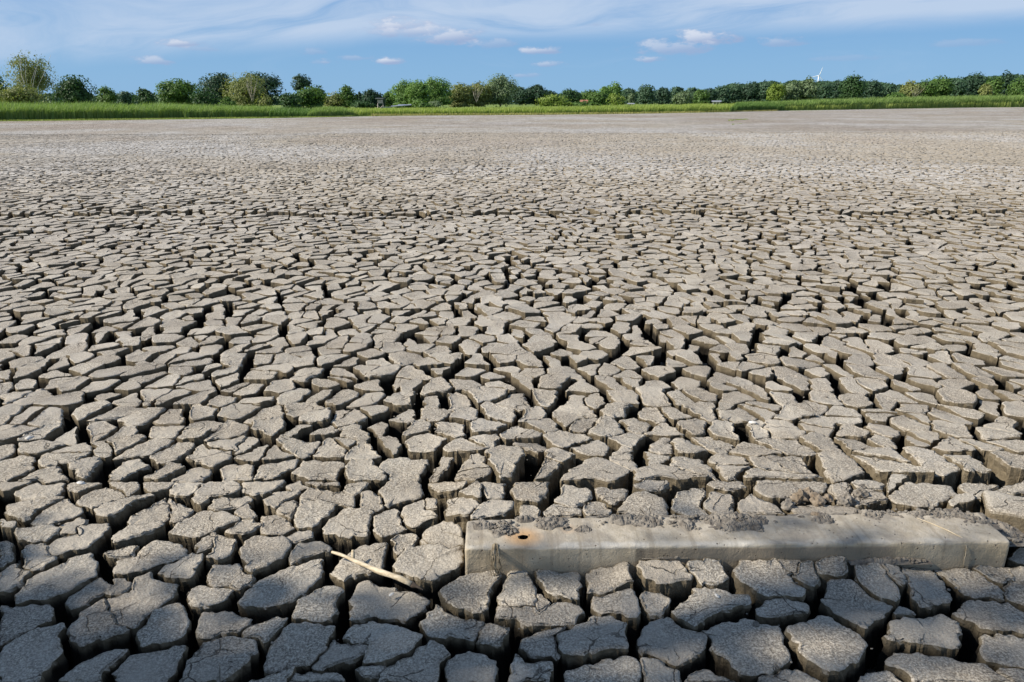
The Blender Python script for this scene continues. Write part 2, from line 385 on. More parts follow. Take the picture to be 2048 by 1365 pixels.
# ------------------------------------------------------------------ mud blocks
# outlines of the nearest blocks, read off enlarged quarters of the photograph: (offset of the enlargement, outline)
TR = {
 (0, 965): [
  [(0,0),(230,0),(60,60),(0,65)], [(90,70),(250,0),(440,0),(430,60),(330,110),(150,105)],
  [(50,190),(60,130),(150,112),(340,118),(420,85),(430,100),(250,185),(190,240),(60,215)],
  [(220,270),(240,230),(450,118),(510,150),(570,210),(380,265),(290,290)], [(465,55),(470,0),(700,0),(520,75)],
  [(550,130),(560,95),(720,15),(780,45),(870,90),(690,160),(610,190),(560,160)], [(735,0),(935,0),(945,45),(880,85),(800,45)],
  [(640,215),(700,165),(880,100),(1045,60),(1050,80),(920,135),(830,215),(720,240)], [(990,0),(1200,0),(1150,40),(1050,60),(990,40)],
  [(855,265),(960,190),(1135,105),(1140,240),(1060,265),(870,285)], [(770,380),(860,292),(1050,272),(1110,262),(1120,300),(960,370),(790,410)],
  [(1158,100),(1240,150),(1330,190),(1290,225),(1190,270),(1160,250)], [(1160,60),(1200,0),(1380,0),(1290,90),(1180,80)],
  [(1310,110),(1380,20),(1430,0),(1620,0),(1635,65),(1570,95),(1440,105),(1390,170),(1320,150)],
  [(1440,165),(1460,112),(1690,100),(1710,125),(1600,170),(1470,185)], [(1645,60),(1655,0),(1950,0),(1850,60),(1730,100)],
  [(1180,330),(1210,290),(1400,190),(1560,210),(1650,240),(1480,310),(1360,370),(1200,345)], [(1600,190),(1700,150),(1750,200),(1720,245),(1650,232)],
  [(1560,320),(1640,255),(1720,258),(1790,290),(1720,340),(1600,345)], [(1770,340),(1800,270),(1780,222),(1900,205),(1990,270),(2010,310),(1930,340)],
  [(1810,130),(1870,70),(1980,65),(2048,50),(2010,110),(1900,150),(1880,190),(1820,170)], [(1890,190),(1900,158),(2020,130),(2030,180),(1985,250)],
  [(85,340),(110,310),(380,275),(398,345),(310,380),(180,400),(110,390)], [(405,290),(560,215),(620,258),(530,290),(505,335),(420,330)],
  [(320,440),(380,380),(540,350),(560,285),(740,272),(720,340),(590,450),(420,480),(340,465)],
  [(150,480),(190,430),(310,405),(330,480),(400,510),(250,590),(180,560)], [(0,390),(60,410),(80,480),(60,545),(0,580)],
  [(0,620),(100,565),(215,620),(140,690),(30,750),(0,745)], [(100,770),(190,670),(480,520),(620,485),(660,570),(640,640),(480,720),(250,800),(130,810)],
  [(705,465),(740,450),(950,430),(905,505),(790,518),(730,500)],
  [(760,570),(790,530),(912,514),(1020,400),(1070,370),(1250,410),(1270,470),(1150,530),(900,610),(780,610)],
  [(1085,610),(1110,590),(1290,490),(1380,500),(1360,570),(1300,650),(1130,630)], [(1345,440),(1360,400),(1470,345),(1478,380),(1435,450),(1350,490)],
  [(1445,490),(1488,365),(1620,395),(1590,490),(1480,530),(1400,520)], [(1420,630),(1450,560),(1610,545),(1640,595),(1555,690),(1420,680)],
  [(1565,640),(1645,602),(1740,640),(1640,720),(1570,700)], [(1645,460),(1700,385),(1950,375),(1980,420),(1930,520),(1800,580),(1700,600),(1660,520)],
  [(440,810),(500,750),(690,655),(760,710),(690,765),(560,830),(480,850)], [(700,770),(775,712),(800,645),(870,650),(890,690),(860,740),(760,768)],
  [(722,790),(905,745),(920,660),(1030,630),(1100,680),(1210,690),(1180,780),(1035,870),(890,990),(825,975),(775,890)],
  [(455,990),(600,870),(712,800),(755,900),(812,985),(868,1012),(780,1040),(640,1075),(560,1100),(470,1050)],
  [(1265,790),(1290,710),(1370,690),(1460,690),(1600,720),(1540,790),(1440,835),(1350,830)],
  [(0,830),(130,850),(330,830),(370,930),(180,1000),(0,1090)], [(0,1365),(0,1130),(240,1000),(430,950),(440,990),(360,1040),(420,1160),(300,1290),(260,1365)],
  [(960,1050),(1040,880),(1190,835),(1260,860),(1290,950),(1250,1040),(1080,1090),(980,1110)],
  [(1340,1020),(1370,930),(1400,880),(1520,870),(1720,910),(1640,1000),(1560,1010),(1380,1050)],
  [(1660,1030),(1700,990),(1900,920),(1960,940),(1890,1020),(1850,1060),(1790,1120),(1750,1050)],
  [(415,1350),(480,1280),(700,1160),(860,1120),(840,1170),(740,1240),(690,1310),(640,1365),(420,1365)],
  [(790,1280),(900,1160),(1050,1150),(1280,1090),(1240,1180),(1140,1340),(1130,1365),(830,1365),(800,1320)],
  [(1220,1365),(1300,1220),(1390,1090),(1560,1060),(1740,1070),(1750,1140),(1700,1200),(1640,1290),(1510,1365)],
  [(0,250),(100,265),(80,300),(0,300)]],
 (500, 965): [
  [(310,300),(325,200),(345,130),(600,160),(480,270),(430,310),(330,320)], [(345,98),(420,50),(690,90),(710,130),(690,175),(560,140),(350,128)],
  [(240,30),(340,0),(350,30),(415,42),(290,65)], [(360,0),(600,0),(600,20),(470,22)], [(250,370),(310,335),(440,328),(440,360),(300,395),(260,395)],
  [(275,500),(300,420),(450,390),(540,430),(550,470),(490,480),(330,530),(275,560)],
  [(495,320),(620,190),(680,180),(840,200),(800,290),(800,370),(650,365),(500,345)], [(640,50),(650,0),(800,0),(790,30),(710,80),(650,70)],
  [(750,180),(760,70),(830,65),(900,120),(905,160),(865,195),(770,190)], [(860,60),(930,10),(970,0),(1150,0),(1165,95),(1000,130),(940,150),(905,90)],
  [(845,330),(850,230),(910,190),(1000,180),(1020,230),(1060,320),(960,360),(870,370)],
  [(1030,200),(1050,170),(1185,120),(1190,185),(1255,198),(1275,230),(1180,270),(1120,300),(1080,270)], [(1200,160),(1212,105),(1265,110),(1265,180),(1212,182)],
  [(1230,40),(1230,0),(1470,0),(1440,40),(1400,60),(1290,60)], [(1440,70),(1545,10),(1585,60),(1585,110),(1480,100)], [(1556,0),(1740,0),(1740,90),(1620,100),(1605,60)],
  [(1330,220),(1350,105),(1470,95),(1560,105),(1560,130),(1490,210),(1380,215)], [(1505,260),(1580,140),(1700,130),(1780,130),(1770,200),(1720,235),(1600,240)],
  [(1800,0),(2048,0),(2030,60),(1960,125),(1850,100),(1800,90)], [(1845,250),(1850,160),(1950,165),(1980,190),(1970,260),(1860,270)],
  [(945,400),(1000,350),(1090,340),(1150,370),(1120,420),(1010,490),(995,480),(985,410)],
  [(1175,400),(1190,330),(1310,260),(1450,300),(1465,370),(1450,425),(1330,425),(1220,424)],
  [(990,600),(1000,530),(1080,450),(1220,434),(1450,440),(1450,560),(1430,590),(1250,680),(1150,650),(1000,620)],
  [(560,600),(640,490),(740,430),(920,410),(940,450),(900,560),(880,600),(760,620),(690,640),(660,680),(580,640)],
  [(680,900),(700,760),(740,670),(790,640),(980,700),(1150,740),(1230,780),(1200,830),(1080,920),(860,900),(690,940)],
  [(300,900),(340,800),(540,700),(640,730),(600,830),(570,900),(450,940),(310,930)],
  [(-80,800),(60,660),(280,580),(470,515),(490,560),(480,650),(380,740),(250,830),(50,840),(-70,830)],
  [(70,1240),(130,1120),(270,970),(440,960),(560,970),(570,1010),(540,1060),(440,1200),(380,1240),(260,1260),(110,1300)],
  [(440,1230),(520,1130),(580,1045),(610,1095),(690,1122),(760,1105),(800,1130),(760,1180),(600,1230),(450,1270)],
  [(640,1060),(680,1000),(820,950),(990,975),(1050,1000),(1160,1055),(1120,1110),(950,1200),(770,1235),(785,1175),(815,1120),(720,1088),(690,1105)],
  [(740,1275),(790,1245),(930,1222),(900,1290),(830,1310),(760,1290)],
  [(890,1340),(940,1250),(1080,1190),(1150,1130),(1240,1080),(1300,1110),(1380,1170),(1310,1200),(1290,1280),(1280,1365),(890,1365)],
  [(1355,1365),(1350,1250),(1370,1200),(1430,1155),(1560,1165),(1680,1200),(1670,1365)],
  [(1150,960),(1290,830),(1330,890),(1420,912),(1590,925),(1555,990),(1540,1060),(1400,1050),(1250,1040),(1150,1000)],
  [(1570,1080),(1570,985),(1640,940),(1770,1000),(1760,1050),(1710,1100),(1600,1110)],
  [(1310,760),(1330,730),(1480,640),(1690,600),(1700,620),(1640,740),(1655,820),(1600,895),(1420,858),(1360,830),(1320,800)],
  [(260,1365),(300,1310),(420,1305),(600,1305),(640,1350),(640,1365)]],
 (900, 965): [
  [(400,1365),(410,1250),(460,1170),(530,1230),(690,1240),(680,1365)],
  [(340,790),(400,640),(410,600),(520,595),(560,690),(600,750),(570,825),(440,828),(340,835)],
  [(600,680),(590,560),(640,530),(870,520),(880,560),(870,700),(870,800),(780,800),(690,770)],
  [(960,540),(1100,520),(1190,530),(1220,600),(1240,680),(1170,718),(1000,765),(930,765),(950,650)],
  [(960,785),(1160,742),(1240,740),(1280,850),(1260,920),(1150,900),(980,880)], [(582,865),(610,755),(640,765),(685,820),(640,855)],
  [(330,900),(340,848),(560,842),(572,885),(595,900),(730,820),(880,850),(890,880),(820,940),(700,960),(540,975),(420,940)],
  [(500,1100),(500,1040),(690,985),(785,940),(770,970),(715,1020),(735,1080),(745,1150),(640,1160),(560,1140)],
  [(745,1035),(850,970),(960,915),(1200,960),(1210,1040),(1230,1130),(1130,1140),(930,1190),(830,1180),(768,1155),(755,1080)],
  [(1280,770),(1320,725),(1440,755),(1510,790),(1480,850),(1480,890),(1370,900),(1330,840)],
  [(1290,600),(1300,520),(1340,500),(1580,560),(1645,640),(1630,660),(1520,700),(1400,680),(1320,650)],
  [(1622,570),(1622,525),(1830,505),(1840,560),(1900,650),(1820,680),(1700,670),(1662,620)],
  [(1540,880),(1560,830),(1690,710),(1750,705),(2040,770),(2048,840),(1900,860),(1840,870),(1700,960),(1660,960),(1560,910)],
  [(1300,1060),(1330,970),(1400,930),(1500,920),(1550,960),(1740,1040),(1750,1130),(1660,1200),(1580,1240),(1440,1180),(1330,1130)],
  [(780,1365),(790,1280),(960,1240),(1090,1200),(1230,1180),(1275,1230),(1290,1365)], [(1296,1200),(1400,1200),(1550,1300),(1540,1365),(1330,1365),(1296,1270)],
  [(1600,1365),(1650,1310),(1760,1270),(1900,1330),(1950,1365)],
  [(640,200),(720,145),(890,175),(895,220),(760,225),(640,215)], [(720,110),(780,20),(930,40),(950,110),(840,165),(730,130)],
  [(900,190),(960,130),(1040,140),(1105,210),(1090,230),(940,225)], [(985,60),(1000,30),(1210,35),(1200,90),(1110,135),(1040,110)],
  [(1150,180),(1240,90),(1340,75),(1450,110),(1500,235),(1250,230),(1150,200)], [(1510,130),(1560,60),(1740,35),(1750,80),(1700,150),(1770,230),(1640,235),(1530,200)],
  [(1730,160),(1800,65),(1880,90),(1940,150),(1930,210),(1850,240),(1780,220)], [(1240,30),(1330,0),(1500,0),(1440,60),(1330,68)], [(1750,20),(1780,0),(1990,0),(2010,40),(1880,68)]],
 (1448, 965): [
  [(-170,1010),(0,945),(180,930),(230,960),(370,980),(400,1080),(440,1150),(470,1210),(420,1240),(200,1330),(100,1290),(-60,1130),(-90,1050)],
  [(65,600),(110,510),(340,510),(375,570),(455,612),(455,700),(560,745),(500,795),(400,795),(270,785),(180,730),(80,650)],
  [(372,560),(392,500),(540,510),(490,560),(460,600),(400,590)], [(480,640),(500,565),(580,530),(640,640),(640,700),(610,720),(560,690)],
  [(612,550),(640,520),(820,510),(840,560),(840,620),(680,640)], [(210,880),(290,805),(560,820),(580,870),(450,900),(330,920),(240,910)],
  [(690,720),(730,655),(880,655),(925,705),(955,765),(1155,842),(1130,880),(1030,950),(990,1000),(870,950),(750,880),(660,800),(680,760)],
  [(900,600),(910,560),(1070,540),(1130,640),(1210,740),(1220,800),(1180,820),(1080,780),(960,710),(910,650)],
  [(1084,550),(1180,555),(1235,660),(1210,690),(1136,620)], [(1195,555),(1240,500),(1330,530),(1430,600),(1480,660),(1560,790),(1400,830),(1350,850),(1270,720),(1250,650)],
  [(1445,580),(1500,540),(1640,570),(1840,690),(1895,735),(1910,780),(1800,760),(1660,760),(1640,750),(1520,640)],
  [(1690,600),(1790,540),(1910,530),(1970,590),(1945,665),(1885,688),(1840,672)], [(1925,580),(1990,560),(2110,560),(2110,690),(1965,668)],
  [(1905,705),(1960,680),(2110,700),(2110,840),(1940,800)], [(1180,870),(1210,830),(1300,880),(1290,900),(1190,900)],
  [(1160,970),(1230,920),(1350,940),(1480,890),(1520,900),(1630,1000),(1600,1060),(1600,1120),(1300,1090),(1100,1060)],
  [(1580,880),(1660,800),(1720,790),(1960,820),(2020,860),(2100,900),(2100,1010),(1900,1000),(1730,970)],
  [(1730,1160),(1750,1050),(1900,1050),(2120,1080),(2120,1290),(1940,1225),(1780,1200)],
  [(430,1010),(520,970),(740,940),(860,1020),(960,1080),(980,1120),(900,1220),(800,1310),(720,1310),(600,1240),(520,1160),(450,1060)],
  [(1110,1210),(1180,1160),(1350,1170),(1720,1220),(1840,1290),(1960,1365),(1300,1365),(1210,1280)], [(940,1365),(990,1300),(1090,1260),(1200,1340),(1220,1365)],
  [(230,1335),(420,1275),(520,1265),(650,1340),(660,1365),(230,1365)], [(-90,150),(0,100),(50,100),(70,160),(20,210),(-60,220)][1:] + [(-80,170)],
  [(100,130),(180,85),(260,120),(380,170),(420,220),(130,210),(120,180)], [(210,80),(230,0),(680,0),(700,60),(580,90),(480,110),(330,130)],
  [(715,30),(760,0),(840,0),(880,85),(845,150),(770,150),(760,80)], [(865,10),(900,0),(1090,0),(1080,50),(930,60)], [(895,85),(960,66),(1090,90),(1125,140),(900,170),(865,150)],
  [(1135,100),(1240,0),(1530,20),(1600,80),(1480,130),(1440,160),(1180,160)], [(1580,20),(1640,0),(1900,20),(1720,80),(1690,90)], [(1545,132),(1600,102),(1705,95),(1700,140),(1540,160)],
  [(1955,520),(1990,470),(2100,440),(2100,550),(1995,553)], [(1865,1275),(1930,1245),(2120,1310),(2120,1365),(1990,1365)]],
}
K = 600 / 2048.0


def area2(p): return 0.5 * np.sum(p[:, 0] * np.roll(p[:, 1], -1) - np.roll(p[:, 0], -1) * p[:, 1])


def clip(poly, nx, ny, d):
    """keep the part of the convex polygon with n.p <= d"""
    out = []; n = len(poly)
    s = [px * nx + py * ny - d for px, py in poly]
    for i in range(n):
        a = poly[i]; sa = s[i]; b = poly[(i + 1) % n]; sb = s[(i + 1) % n]
        if sa <= 0: out.append(a)
        if (sa < 0 < sb) or (sb < 0 < sa):
            t = sa / (sa - sb); out.append((a[0] + (b[0] - a[0]) * t, a[1] + (b[1] - a[1]) * t))
    return out


def hull(pts):
    pts = sorted(map(tuple, pts))
    def half(ps):
        h = []
        for p in ps:
            while len(h) >= 2 and (h[-1][0]-h[-2][0])*(p[1]-h[-2][1]) - (h[-1][1]-h[-2][1])*(p[0]-h[-2][0]) <= 0: h.pop()
            h.append(p)
        return h
    a = half(pts); b = half(pts[::-1])
    return a[:-1] + b[:-1]


# beam footprint (front left, front right, back right, back left) on the ground
def beam_corners():
    fl = ground_at(930, 1143, 0.0); fr = ground_at(2012, 1131, 0.0)
    d = np.array(fr) - np.array(fl); L = np.hypot(*d); d /= L; n = np.array((-d[1], d[0]))
    return np.array(fl), d, n, L, 0.205


BFL, BD, BN, BL, BW = beam_corners()
beam_poly = [tuple(BFL - 0.01 * BD), tuple(BFL + BD * (BL + .02)), tuple(BFL + BD * (BL + .02) + BN * (BW + .02)), tuple(BFL - .01 * BD + BN * (BW + .02))]
B2 = [(ground_at(1985, 1030, .1)), (ground_at(2140, 1100, .0)), (ground_at(2190, 1000, .1)), (ground_at(1960, 992, .1))]

traced = []
for off, polys in TR.items():
    for pl in polys:
        p = np.array([ground_at(off[0] + x * K, off[1] + min(y, 1365) * K) for x, y in pl])
        if area2(p) < 0: p = p[::-1]
        traced.append(p)
# fit the traced blocks to the beam: nothing reaches into it
def clip_to_beam(p):
    c = p.mean(0)
    sidey = np.dot(c - BFL, BN)
    if sidey < BW / 2: return np.array(clip([tuple(q) for q in p], BN[0], BN[1], np.dot(BFL, BN) - 0.004))
    return np.array(clip([tuple(q) for q in p], -BN[0], -BN[1], -(np.dot(BFL, BN) + BW + 0.004)))
tmp = []
for p in traced:
    c = p.mean(0); sx = np.dot(c - BFL, BD)
    if -0.02 < sx < BL + 0.05: p = clip_to_beam(p)
    if len(p) >= 3 and area2(p) > 0.0008: tmp.append(p)
traced = tmp
obstacles = [hull(p) for p in traced] + [hull(beam_poly), hull(B2)]
ob_c = np.array([np.mean(h, axis=0) for h in obstacles])
ob_r = np.array([max(math.hypot(q[0] - c[0], q[1] - c[1]) for q in h) for h, c in zip(obstacles, ob_c)])


def sep_line(h, s):
    """edge line of hull h farthest from s (outward); returns signed distance, normal, offset"""
    best = (-9, 0, 0, 0); n = len(h)
    for i in range(n):
        a = h[i]; b = h[(i + 1) % n]; ex, ey = b[0] - a[0], b[1] - a[1]; L = math.hypot(ex, ey)
        if L < 1e-6: continue
        nx, ny = ey / L, -ex / L
        dd = (s[0] - a[0]) * nx + (s[1] - a[1]) * ny
        if dd > best[0]: best = (dd, nx, ny, a[0] * nx + a[1] * ny)
    return best


CELL = 0.197; ASX, ASY = 0.86, 1.18      # blocks are a little longer away from the shore than along it


def gapw(i, j, mid):
    r = random.Random(i * 7919 + j * 104729).random()
    g = 0.0045 + 0.026 * r ** 1.8
    g *= 0.8 + 0.9 * (0.5 + float(vnoise(mid[0] * 1.3, mid[1] * 1.3, 91)))
    return g


def split_cell(poly, rnd, depth=0):
    """secondary, narrower cracks divide a block"""
    p = np.array(poly); A = abs(area2(p))
    if A < 0.03 or rnd.random() > (0.75 if A > 0.06 else 0.26): return [poly]
    c = p.mean(0); q = p - c; cov = q.T @ q; w, v = np.linalg.eigh(cov); ax = v[:, 1]
    ang = math.atan2(ax[1], ax[0]) + rnd.gauss(0, 0.35)
    nx, ny = math.cos(ang), math.sin(ang); d = c[0] * nx + c[1] * ny + rnd.gauss(0, 0.03)
    g = 0.0015 + 0.009 * rnd.random() ** 1.5
    a = clip(poly, nx, ny, d - g); b = clip(poly, -nx, -ny, -(d + g))
    out = []
    for s in (a, b):
        if len(s) >= 3 and abs(area2(np.array(s))) > 0.004:
            out += split_cell(s, rnd, depth + 1) if depth < 1 else [s]
    return out or [poly]


def cells(xmin, xmax, ymin, ymax, keep, seed, periodic=None, obst=False):
    """Voronoi cells of a jittered lattice, each edge pulled back by half its crack"""
    nx = int(round((xmax - xmin) / (CELL * ASX))); ny = 2 * int(round((ymax - ymin) / (CELL * ASY) / 2))
    cx = (xmax - xmin) / nx; cy = (ymax - ymin) / ny
    r = np.random.default_rng(seed)
    J = r.random((ny, nx, 2)); Z = r.random((ny, nx))
    def seed_pt(i, j):
        ii, jj = (i % nx, j % ny) if periodic else (i, j)
        if not periodic and not (0 <= i < nx and 0 <= j < ny): return None
        jx, jy = J[jj, ii]
        stag = 0.5 * cx * (jj % 2)
        return (xmin + (i + 0.08 + 0.84 * jx) * cx + stag, ymin + (j + 0.08 + 0.84 * jy) * cy)
    out = []
    for j in range(ny):
        for i in range(nx):
            s = seed_pt(i, j)
            if not keep(s[0], s[1]): continue
            rnd = random.Random(seed * 1000003 + j * 3001 + i)
            near_ob = []
            if obst:
                dist = np.hypot(ob_c[:, 0] - s[0], ob_c[:, 1] - s[1]) - ob_r
                idx = np.nonzero(dist < 0.45)[0]; bad = False
                for k in idx:
                    sl = sep_line(obstacles[k], s)
                    if sl[0] < 0.025: bad = True; break
                    near_ob.append(sl)
                if bad: continue
            w = CELL * 1.7
            poly = [(s[0] - w, s[1] - w), (s[0] + w, s[1] - w), (s[0] + w, s[1] + w), (s[0] - w, s[1] + w)]
            for dj in (0, 1, -1, 2, -2):
                for di in (0, 1, -1, 2, -2, 3, -3):
                    if di == 0 and dj == 0: continue
                    t = seed_pt(i + di, j + dj)
                    if t is None: continue
                    ex, ey = t[0] - s[0], t[1] - s[1]; L = math.hypot(ex, ey)
                    if L > 2.8 * CELL: continue
                    if obst and L > 1e-6:
                        # seeds swallowed by traced blocks do not bound their neighbours
                        if dead(t): continue
                    mid = ((s[0] + t[0]) / 2, (s[1] + t[1]) / 2)
                    ka = (j % ny) * 5000 + i % nx; kb = ((j + dj) % ny) * 5000 + (i + di) % nx
                    g = gapw(min(ka, kb), max(ka, kb), mid) * (0.42 + 0.95 * abs(ex / L))
                    poly = clip(poly, ex / L, ey / L, (mid[0] * ex + mid[1] * ey) / L - g)
                    if len(poly) < 3: break
                if len(poly) < 3: break
            if len(poly) < 3: continue
            for (dd, nx_, ny_, o_) in near_ob:
                poly = clip(poly, -nx_, -ny_, -(o_ + 0.010 + 0.016 * rnd.random()))
                if len(poly) < 3: break
            if len(poly) < 3: continue
            if abs(area2(np.array(poly))) < 0.0035: continue
            if not periodic and abs(s[1] - 11.75) < 0.5:
                # the old waterline scarp cuts every block it meets
                ly = 11.75 + 0.07 * math.sin(s[0] * 0.9); gg = 0.007 + 0.022 * rnd.random() ** 1.5
                for q in (clip(poly, 0, 1, ly - gg), clip(poly, 0, -1, -(ly + gg))):
                    if len(q) >= 3 and abs(area2(np.array(q))) > 0.003: out.append((q, (i, j)))
                continue
            for q in split_cell(poly, rnd): out.append((q, (i, j)))
    return out


_dead = {}
def dead(t):
    k = (round(t[0], 4), round(t[1], 4))
    if k in _dead: return _dead[k]
    v = False
    dist = np.hypot(ob_c[:, 0] - t[0], ob_c[:, 1] - t[1]) - ob_r
    for q in np.nonzero(dist < 0.03)[0]:
        if sep_line(obstacles[q], t)[0] < 0.025: v = True; break
    _dead[k] = v
    return v


def chaikin(p, k=0.18):
    a = p + (np.roll(p, -1, 0) - p) * k; b = p + (np.roll(p, -1, 0) - p) * (1 - k)
    out = np.empty((len(p) * 2, 2)); out[0::2] = a; out[1::2] = b
    return out


def resample(p, s, nmin=10):
    q = np.vstack([p, p[:1]]); seg = np.hypot(*(np.diff(q, axis=0).T)); cum = np.concatenate([[0], np.cumsum(seg)])
    n = max(nmin, int(cum[-1] / s)); t = np.linspace(0, cum[-1], n, endpoint=False)
    return np.stack([np.interp(t, cum, q[:, 0]), np.interp(t, cum, q[:, 1])], 1)


def warp(p, a1=0.05, a2=0.018, a3=0.0, a4=0.0):
    x, y = p[:, 0], p[:, 1]
    dx = a1 * vnoise(x * 4.5, y * 4.5, 1) + a2 * vnoise(x * 16, y * 16, 2) + a3 * vnoise(x * 45, y * 45, 3)
    dy = a1 * vnoise(x * 4.5, y * 4.5, 4) + a2 * vnoise(x * 16, y * 16, 5) + a3 * vnoise(x * 45, y * 45, 6)
    if a4: dx = dx + a4 * vnoise(x * 105, y * 105, 8); dy = dy + a4 * vnoise(x * 105, y * 105, 9)
    return p + np.stack([dx, dy], 1)


def normals(p):
    t = np.roll(p, -1, 0) - np.roll(p, 1, 0); L = np.hypot(t[:, 0], t[:, 1]) + 1e-9
    return np.stack([t[:, 1] / L, -t[:, 0] / L], 1)


def block_mesh(p, lod, sd, depth=0.2, own=False):
    """rings from the middle of the crust to the foot of the block"""
    n = len(p); c = p.mean(0); nrm = normals(p)
    r = np.random.default_rng(sd)
    dz = r.normal(0, 0.004 if own else 0.008); tx, ty = r.normal(0, 0.03 if own else 0.045, 2)
    rad = math.sqrt(abs(area2(p)) / math.pi)
    curl = r.uniform(-0.003, 0.006) * min(1, rad / 0.1)
    if lod == 0:
        spec = [('s', 0.38, 0, 0), ('s', 0.68, 0.25, 0), ('s', 0.88, 0.8, 0), ('o', -0.007, 1, 0.0), ('o', 0.0, 1, -0.0045), ('o', 0.001, 0, -0.014),
                ('o', -0.001, 0, -0.045), ('o', 0.001, 0, -0.09), ('o', 0.006, 0, -depth)]
    else:
        spec = [('s', 0.55, 0.1, 0), ('s', 0.93, 1, 0), ('o', 0.0, 1, -0.004), ('o', 0.0, 0, -0.05), ('o', 0.004, 0, -0.16)]
    nr = len(spec)
    q = np.empty((nr, n, 2)); z = np.empty((nr, n))
    zo = np.array([sp[3] for sp in spec])
    wobx = np.concatenate([p[:, 0] * 60 + a_ * 90 for a_ in zo]).reshape(nr, n); woby = np.concatenate([p[:, 1] * 60 - a_ * 70 for a_ in zo]).reshape(nr, n)
    wob = vnoise(wobx, woby, sd % 997)
    for k, sp in enumerate(spec):
        if sp[0] == 's': q[k] = c + (p - c) * sp[1]
        else: q[k] = p + nrm * (sp[1] + wob[k] * (0.016 if sp[3] < -0.01 else 0.002))[:, None]
        z[k] = curl * sp[2] + sp[3]
    topm = zo > -0.02
    if lod == 0:
        z[topm] += 0.010 * fbm(q[topm][:, :, 0] * 9, q[topm][:, :, 1] * 9, 21, 3)
        z[topm] += 0.005 * fbm(q[topm][:, :, 0] * 42, q[topm][:, :, 1] * 42, 33, 2)
        z[3:5] += 0.004 * vnoise(p[:, 0] * 50, p[:, 1] * 50, 13)
    z += (q[:, :, 0] - c[0]) * tx + (q[:, :, 1] - c[1]) * ty + dz
    base = hgt(p[:, 0], p[:, 1]); cz = float(hgt(c[0], c[1]))
    for k, sp in enumerate(spec):
        if sp[0] == 's': z[k] += cz + (base - cz) * sp[1]
        elif sp[3] < -0.1: z[k] += cz
        else: z[k] += base
    V = np.concatenate([np.dstack([q, z[:, :, None]]).reshape(-1, 3), [[c[0], c[1], z[0].mean()]]])
    i = np.arange(n); j = (i + 1) % n
    Q = np.concatenate([np.column_stack([k * n + i, (k + 1) * n + i, (k + 1) * n + j, k * n + j]) for k in range(nr - 1)])
    T = np.column_stack([np.full(n, nr * n), i, j])
    kt = sum(1 for sp in spec if sp[3] > -0.01) - 1      # ring gaps that belong to the crust
    flags = np.concatenate([np.arange(nr - 1).repeat(n) < kt, np.ones(n, bool)])
    return V, Q, T, flags


class Batch:
    def __init__(self): self.V = []; self.Q = []; self.T = []; self.n = 0
    def add(self, V, Q=None, T=None):
        self.V.append(V)
        if Q is not None and len(Q): self.Q.append(np.asarray(Q) + self.n)
        if T is not None and len(T): self.T.append(np.asarray(T) + self.n)
        self.n += len(V)
    def mesh(self, name, smooth=False):
        return mesh_np(name, np.concatenate(self.V), np.concatenate(self.Q) if self.Q else None,
                       np.concatenate(self.T) if self.T else None, smooth)


# ---- the lake bed (floor of the cracks near by, open flat beyond)
def shore(px_list): return [ground_at(x, y, 0.0) for x, y in px_list]
SHORE_PX = [(-700, 262), (-300, 249), (0, 243), (250, 240.2), (500, 237.4), (640, 235), (760, 232.3), (900, 231), (1100, 229.8), (1250, 228), (1400, 225.6),
            (1530, 222.6), (1680, 220), (1800, 217.8), (1950, 215.6), (2048, 214.8), (2300, 212.6), (2700, 210.5)]
SHORE = np.array(shore(SHORE_PX))


def shore_dist(px): return float(np.interp(px, [a for a, b in SHORE_PX], np.hypot(SHORE[:, 0], SHORE[:, 1])))


gx = np.concatenate([-np.geomspace(900, 6, 26), np.linspace(-5, 5, 21), np.geomspace(6, 900, 26)])
gy = np.concatenate([[-60, -20, -5], np.linspace(-2, 40, 43), np.array([41, 42, 43, 44, 45, 46, 48, 52, 58, 66, 74, 85, 100, 130, 170, 220, 300, 420, 600, 900])])
X, Y = np.meshgrid(gx, gy)
Zg = np.where(Y < 0.2, -0.02, -0.22 + 0.215 * sstep(Y, BLK_END - 4, BLK_END + 1))
Zg = np.where((Y > 16) & (Y < BLK_END), np.maximum(Zg, -0.12), Zg)
Zg = np.where(np.abs(X) > 0.82 * np.abs(Y) + 3.0, np.maximum(Zg, -0.03), Zg) - 0.008
nx_, ny_ = len(gx), len(gy)
V = np.column_stack([X.ravel(), Y.ravel(), Zg.ravel()])
ii, jj = np.meshgrid(np.arange(nx_ - 1), np.arange(ny_ - 1)); a = (jj * nx_ + ii).ravel()
lake = obj('lakebed', mesh_np('lakebed', V, np.column_stack([a, a + 1, a + nx_ + 1, a + nx_]), smooth=True), M_MUDFAR)
tag(lake, 'dried out lake bed of pale cracked mud reaching to the reeds', kind='structure')

# ---- blocks
near_lim = 14.0
def in_view(x, y, mrg=1.1): return y > 0.9 and abs(x) < 0.70 * y * 1.03 + mrg
cl_near = cells(-12.5, 12.5, 0.55, near_lim, lambda x, y: in_view(x, y), 5, obst=True)
blocks = []
for p in traced:
    q = resample(chaikin(p, 0.06), 0.009)
    n_ = normals(q); q = q + n_ * 0.003
    q = warp(q, 0.0, 0.018, 0.016, 0.007)
    blocks.append((q, 1))
for poly, key in cl_near:
    p = np.array(poly)
    if area2(p) < 0: p = p[::-1]
    d = math.hypot(*p.mean(0))
    s = 0.011 if d < 4.2 else (0.024 if d < 7 else 0.042)
    q = resample(chaikin(p, 0.05), s, 12)
    q = warp(q, 0.042, 0.028, 0.018 if d < 8 else 0.008, 0.007 if d < 4.6 else 0.0)
    blocks.append((q, 0))
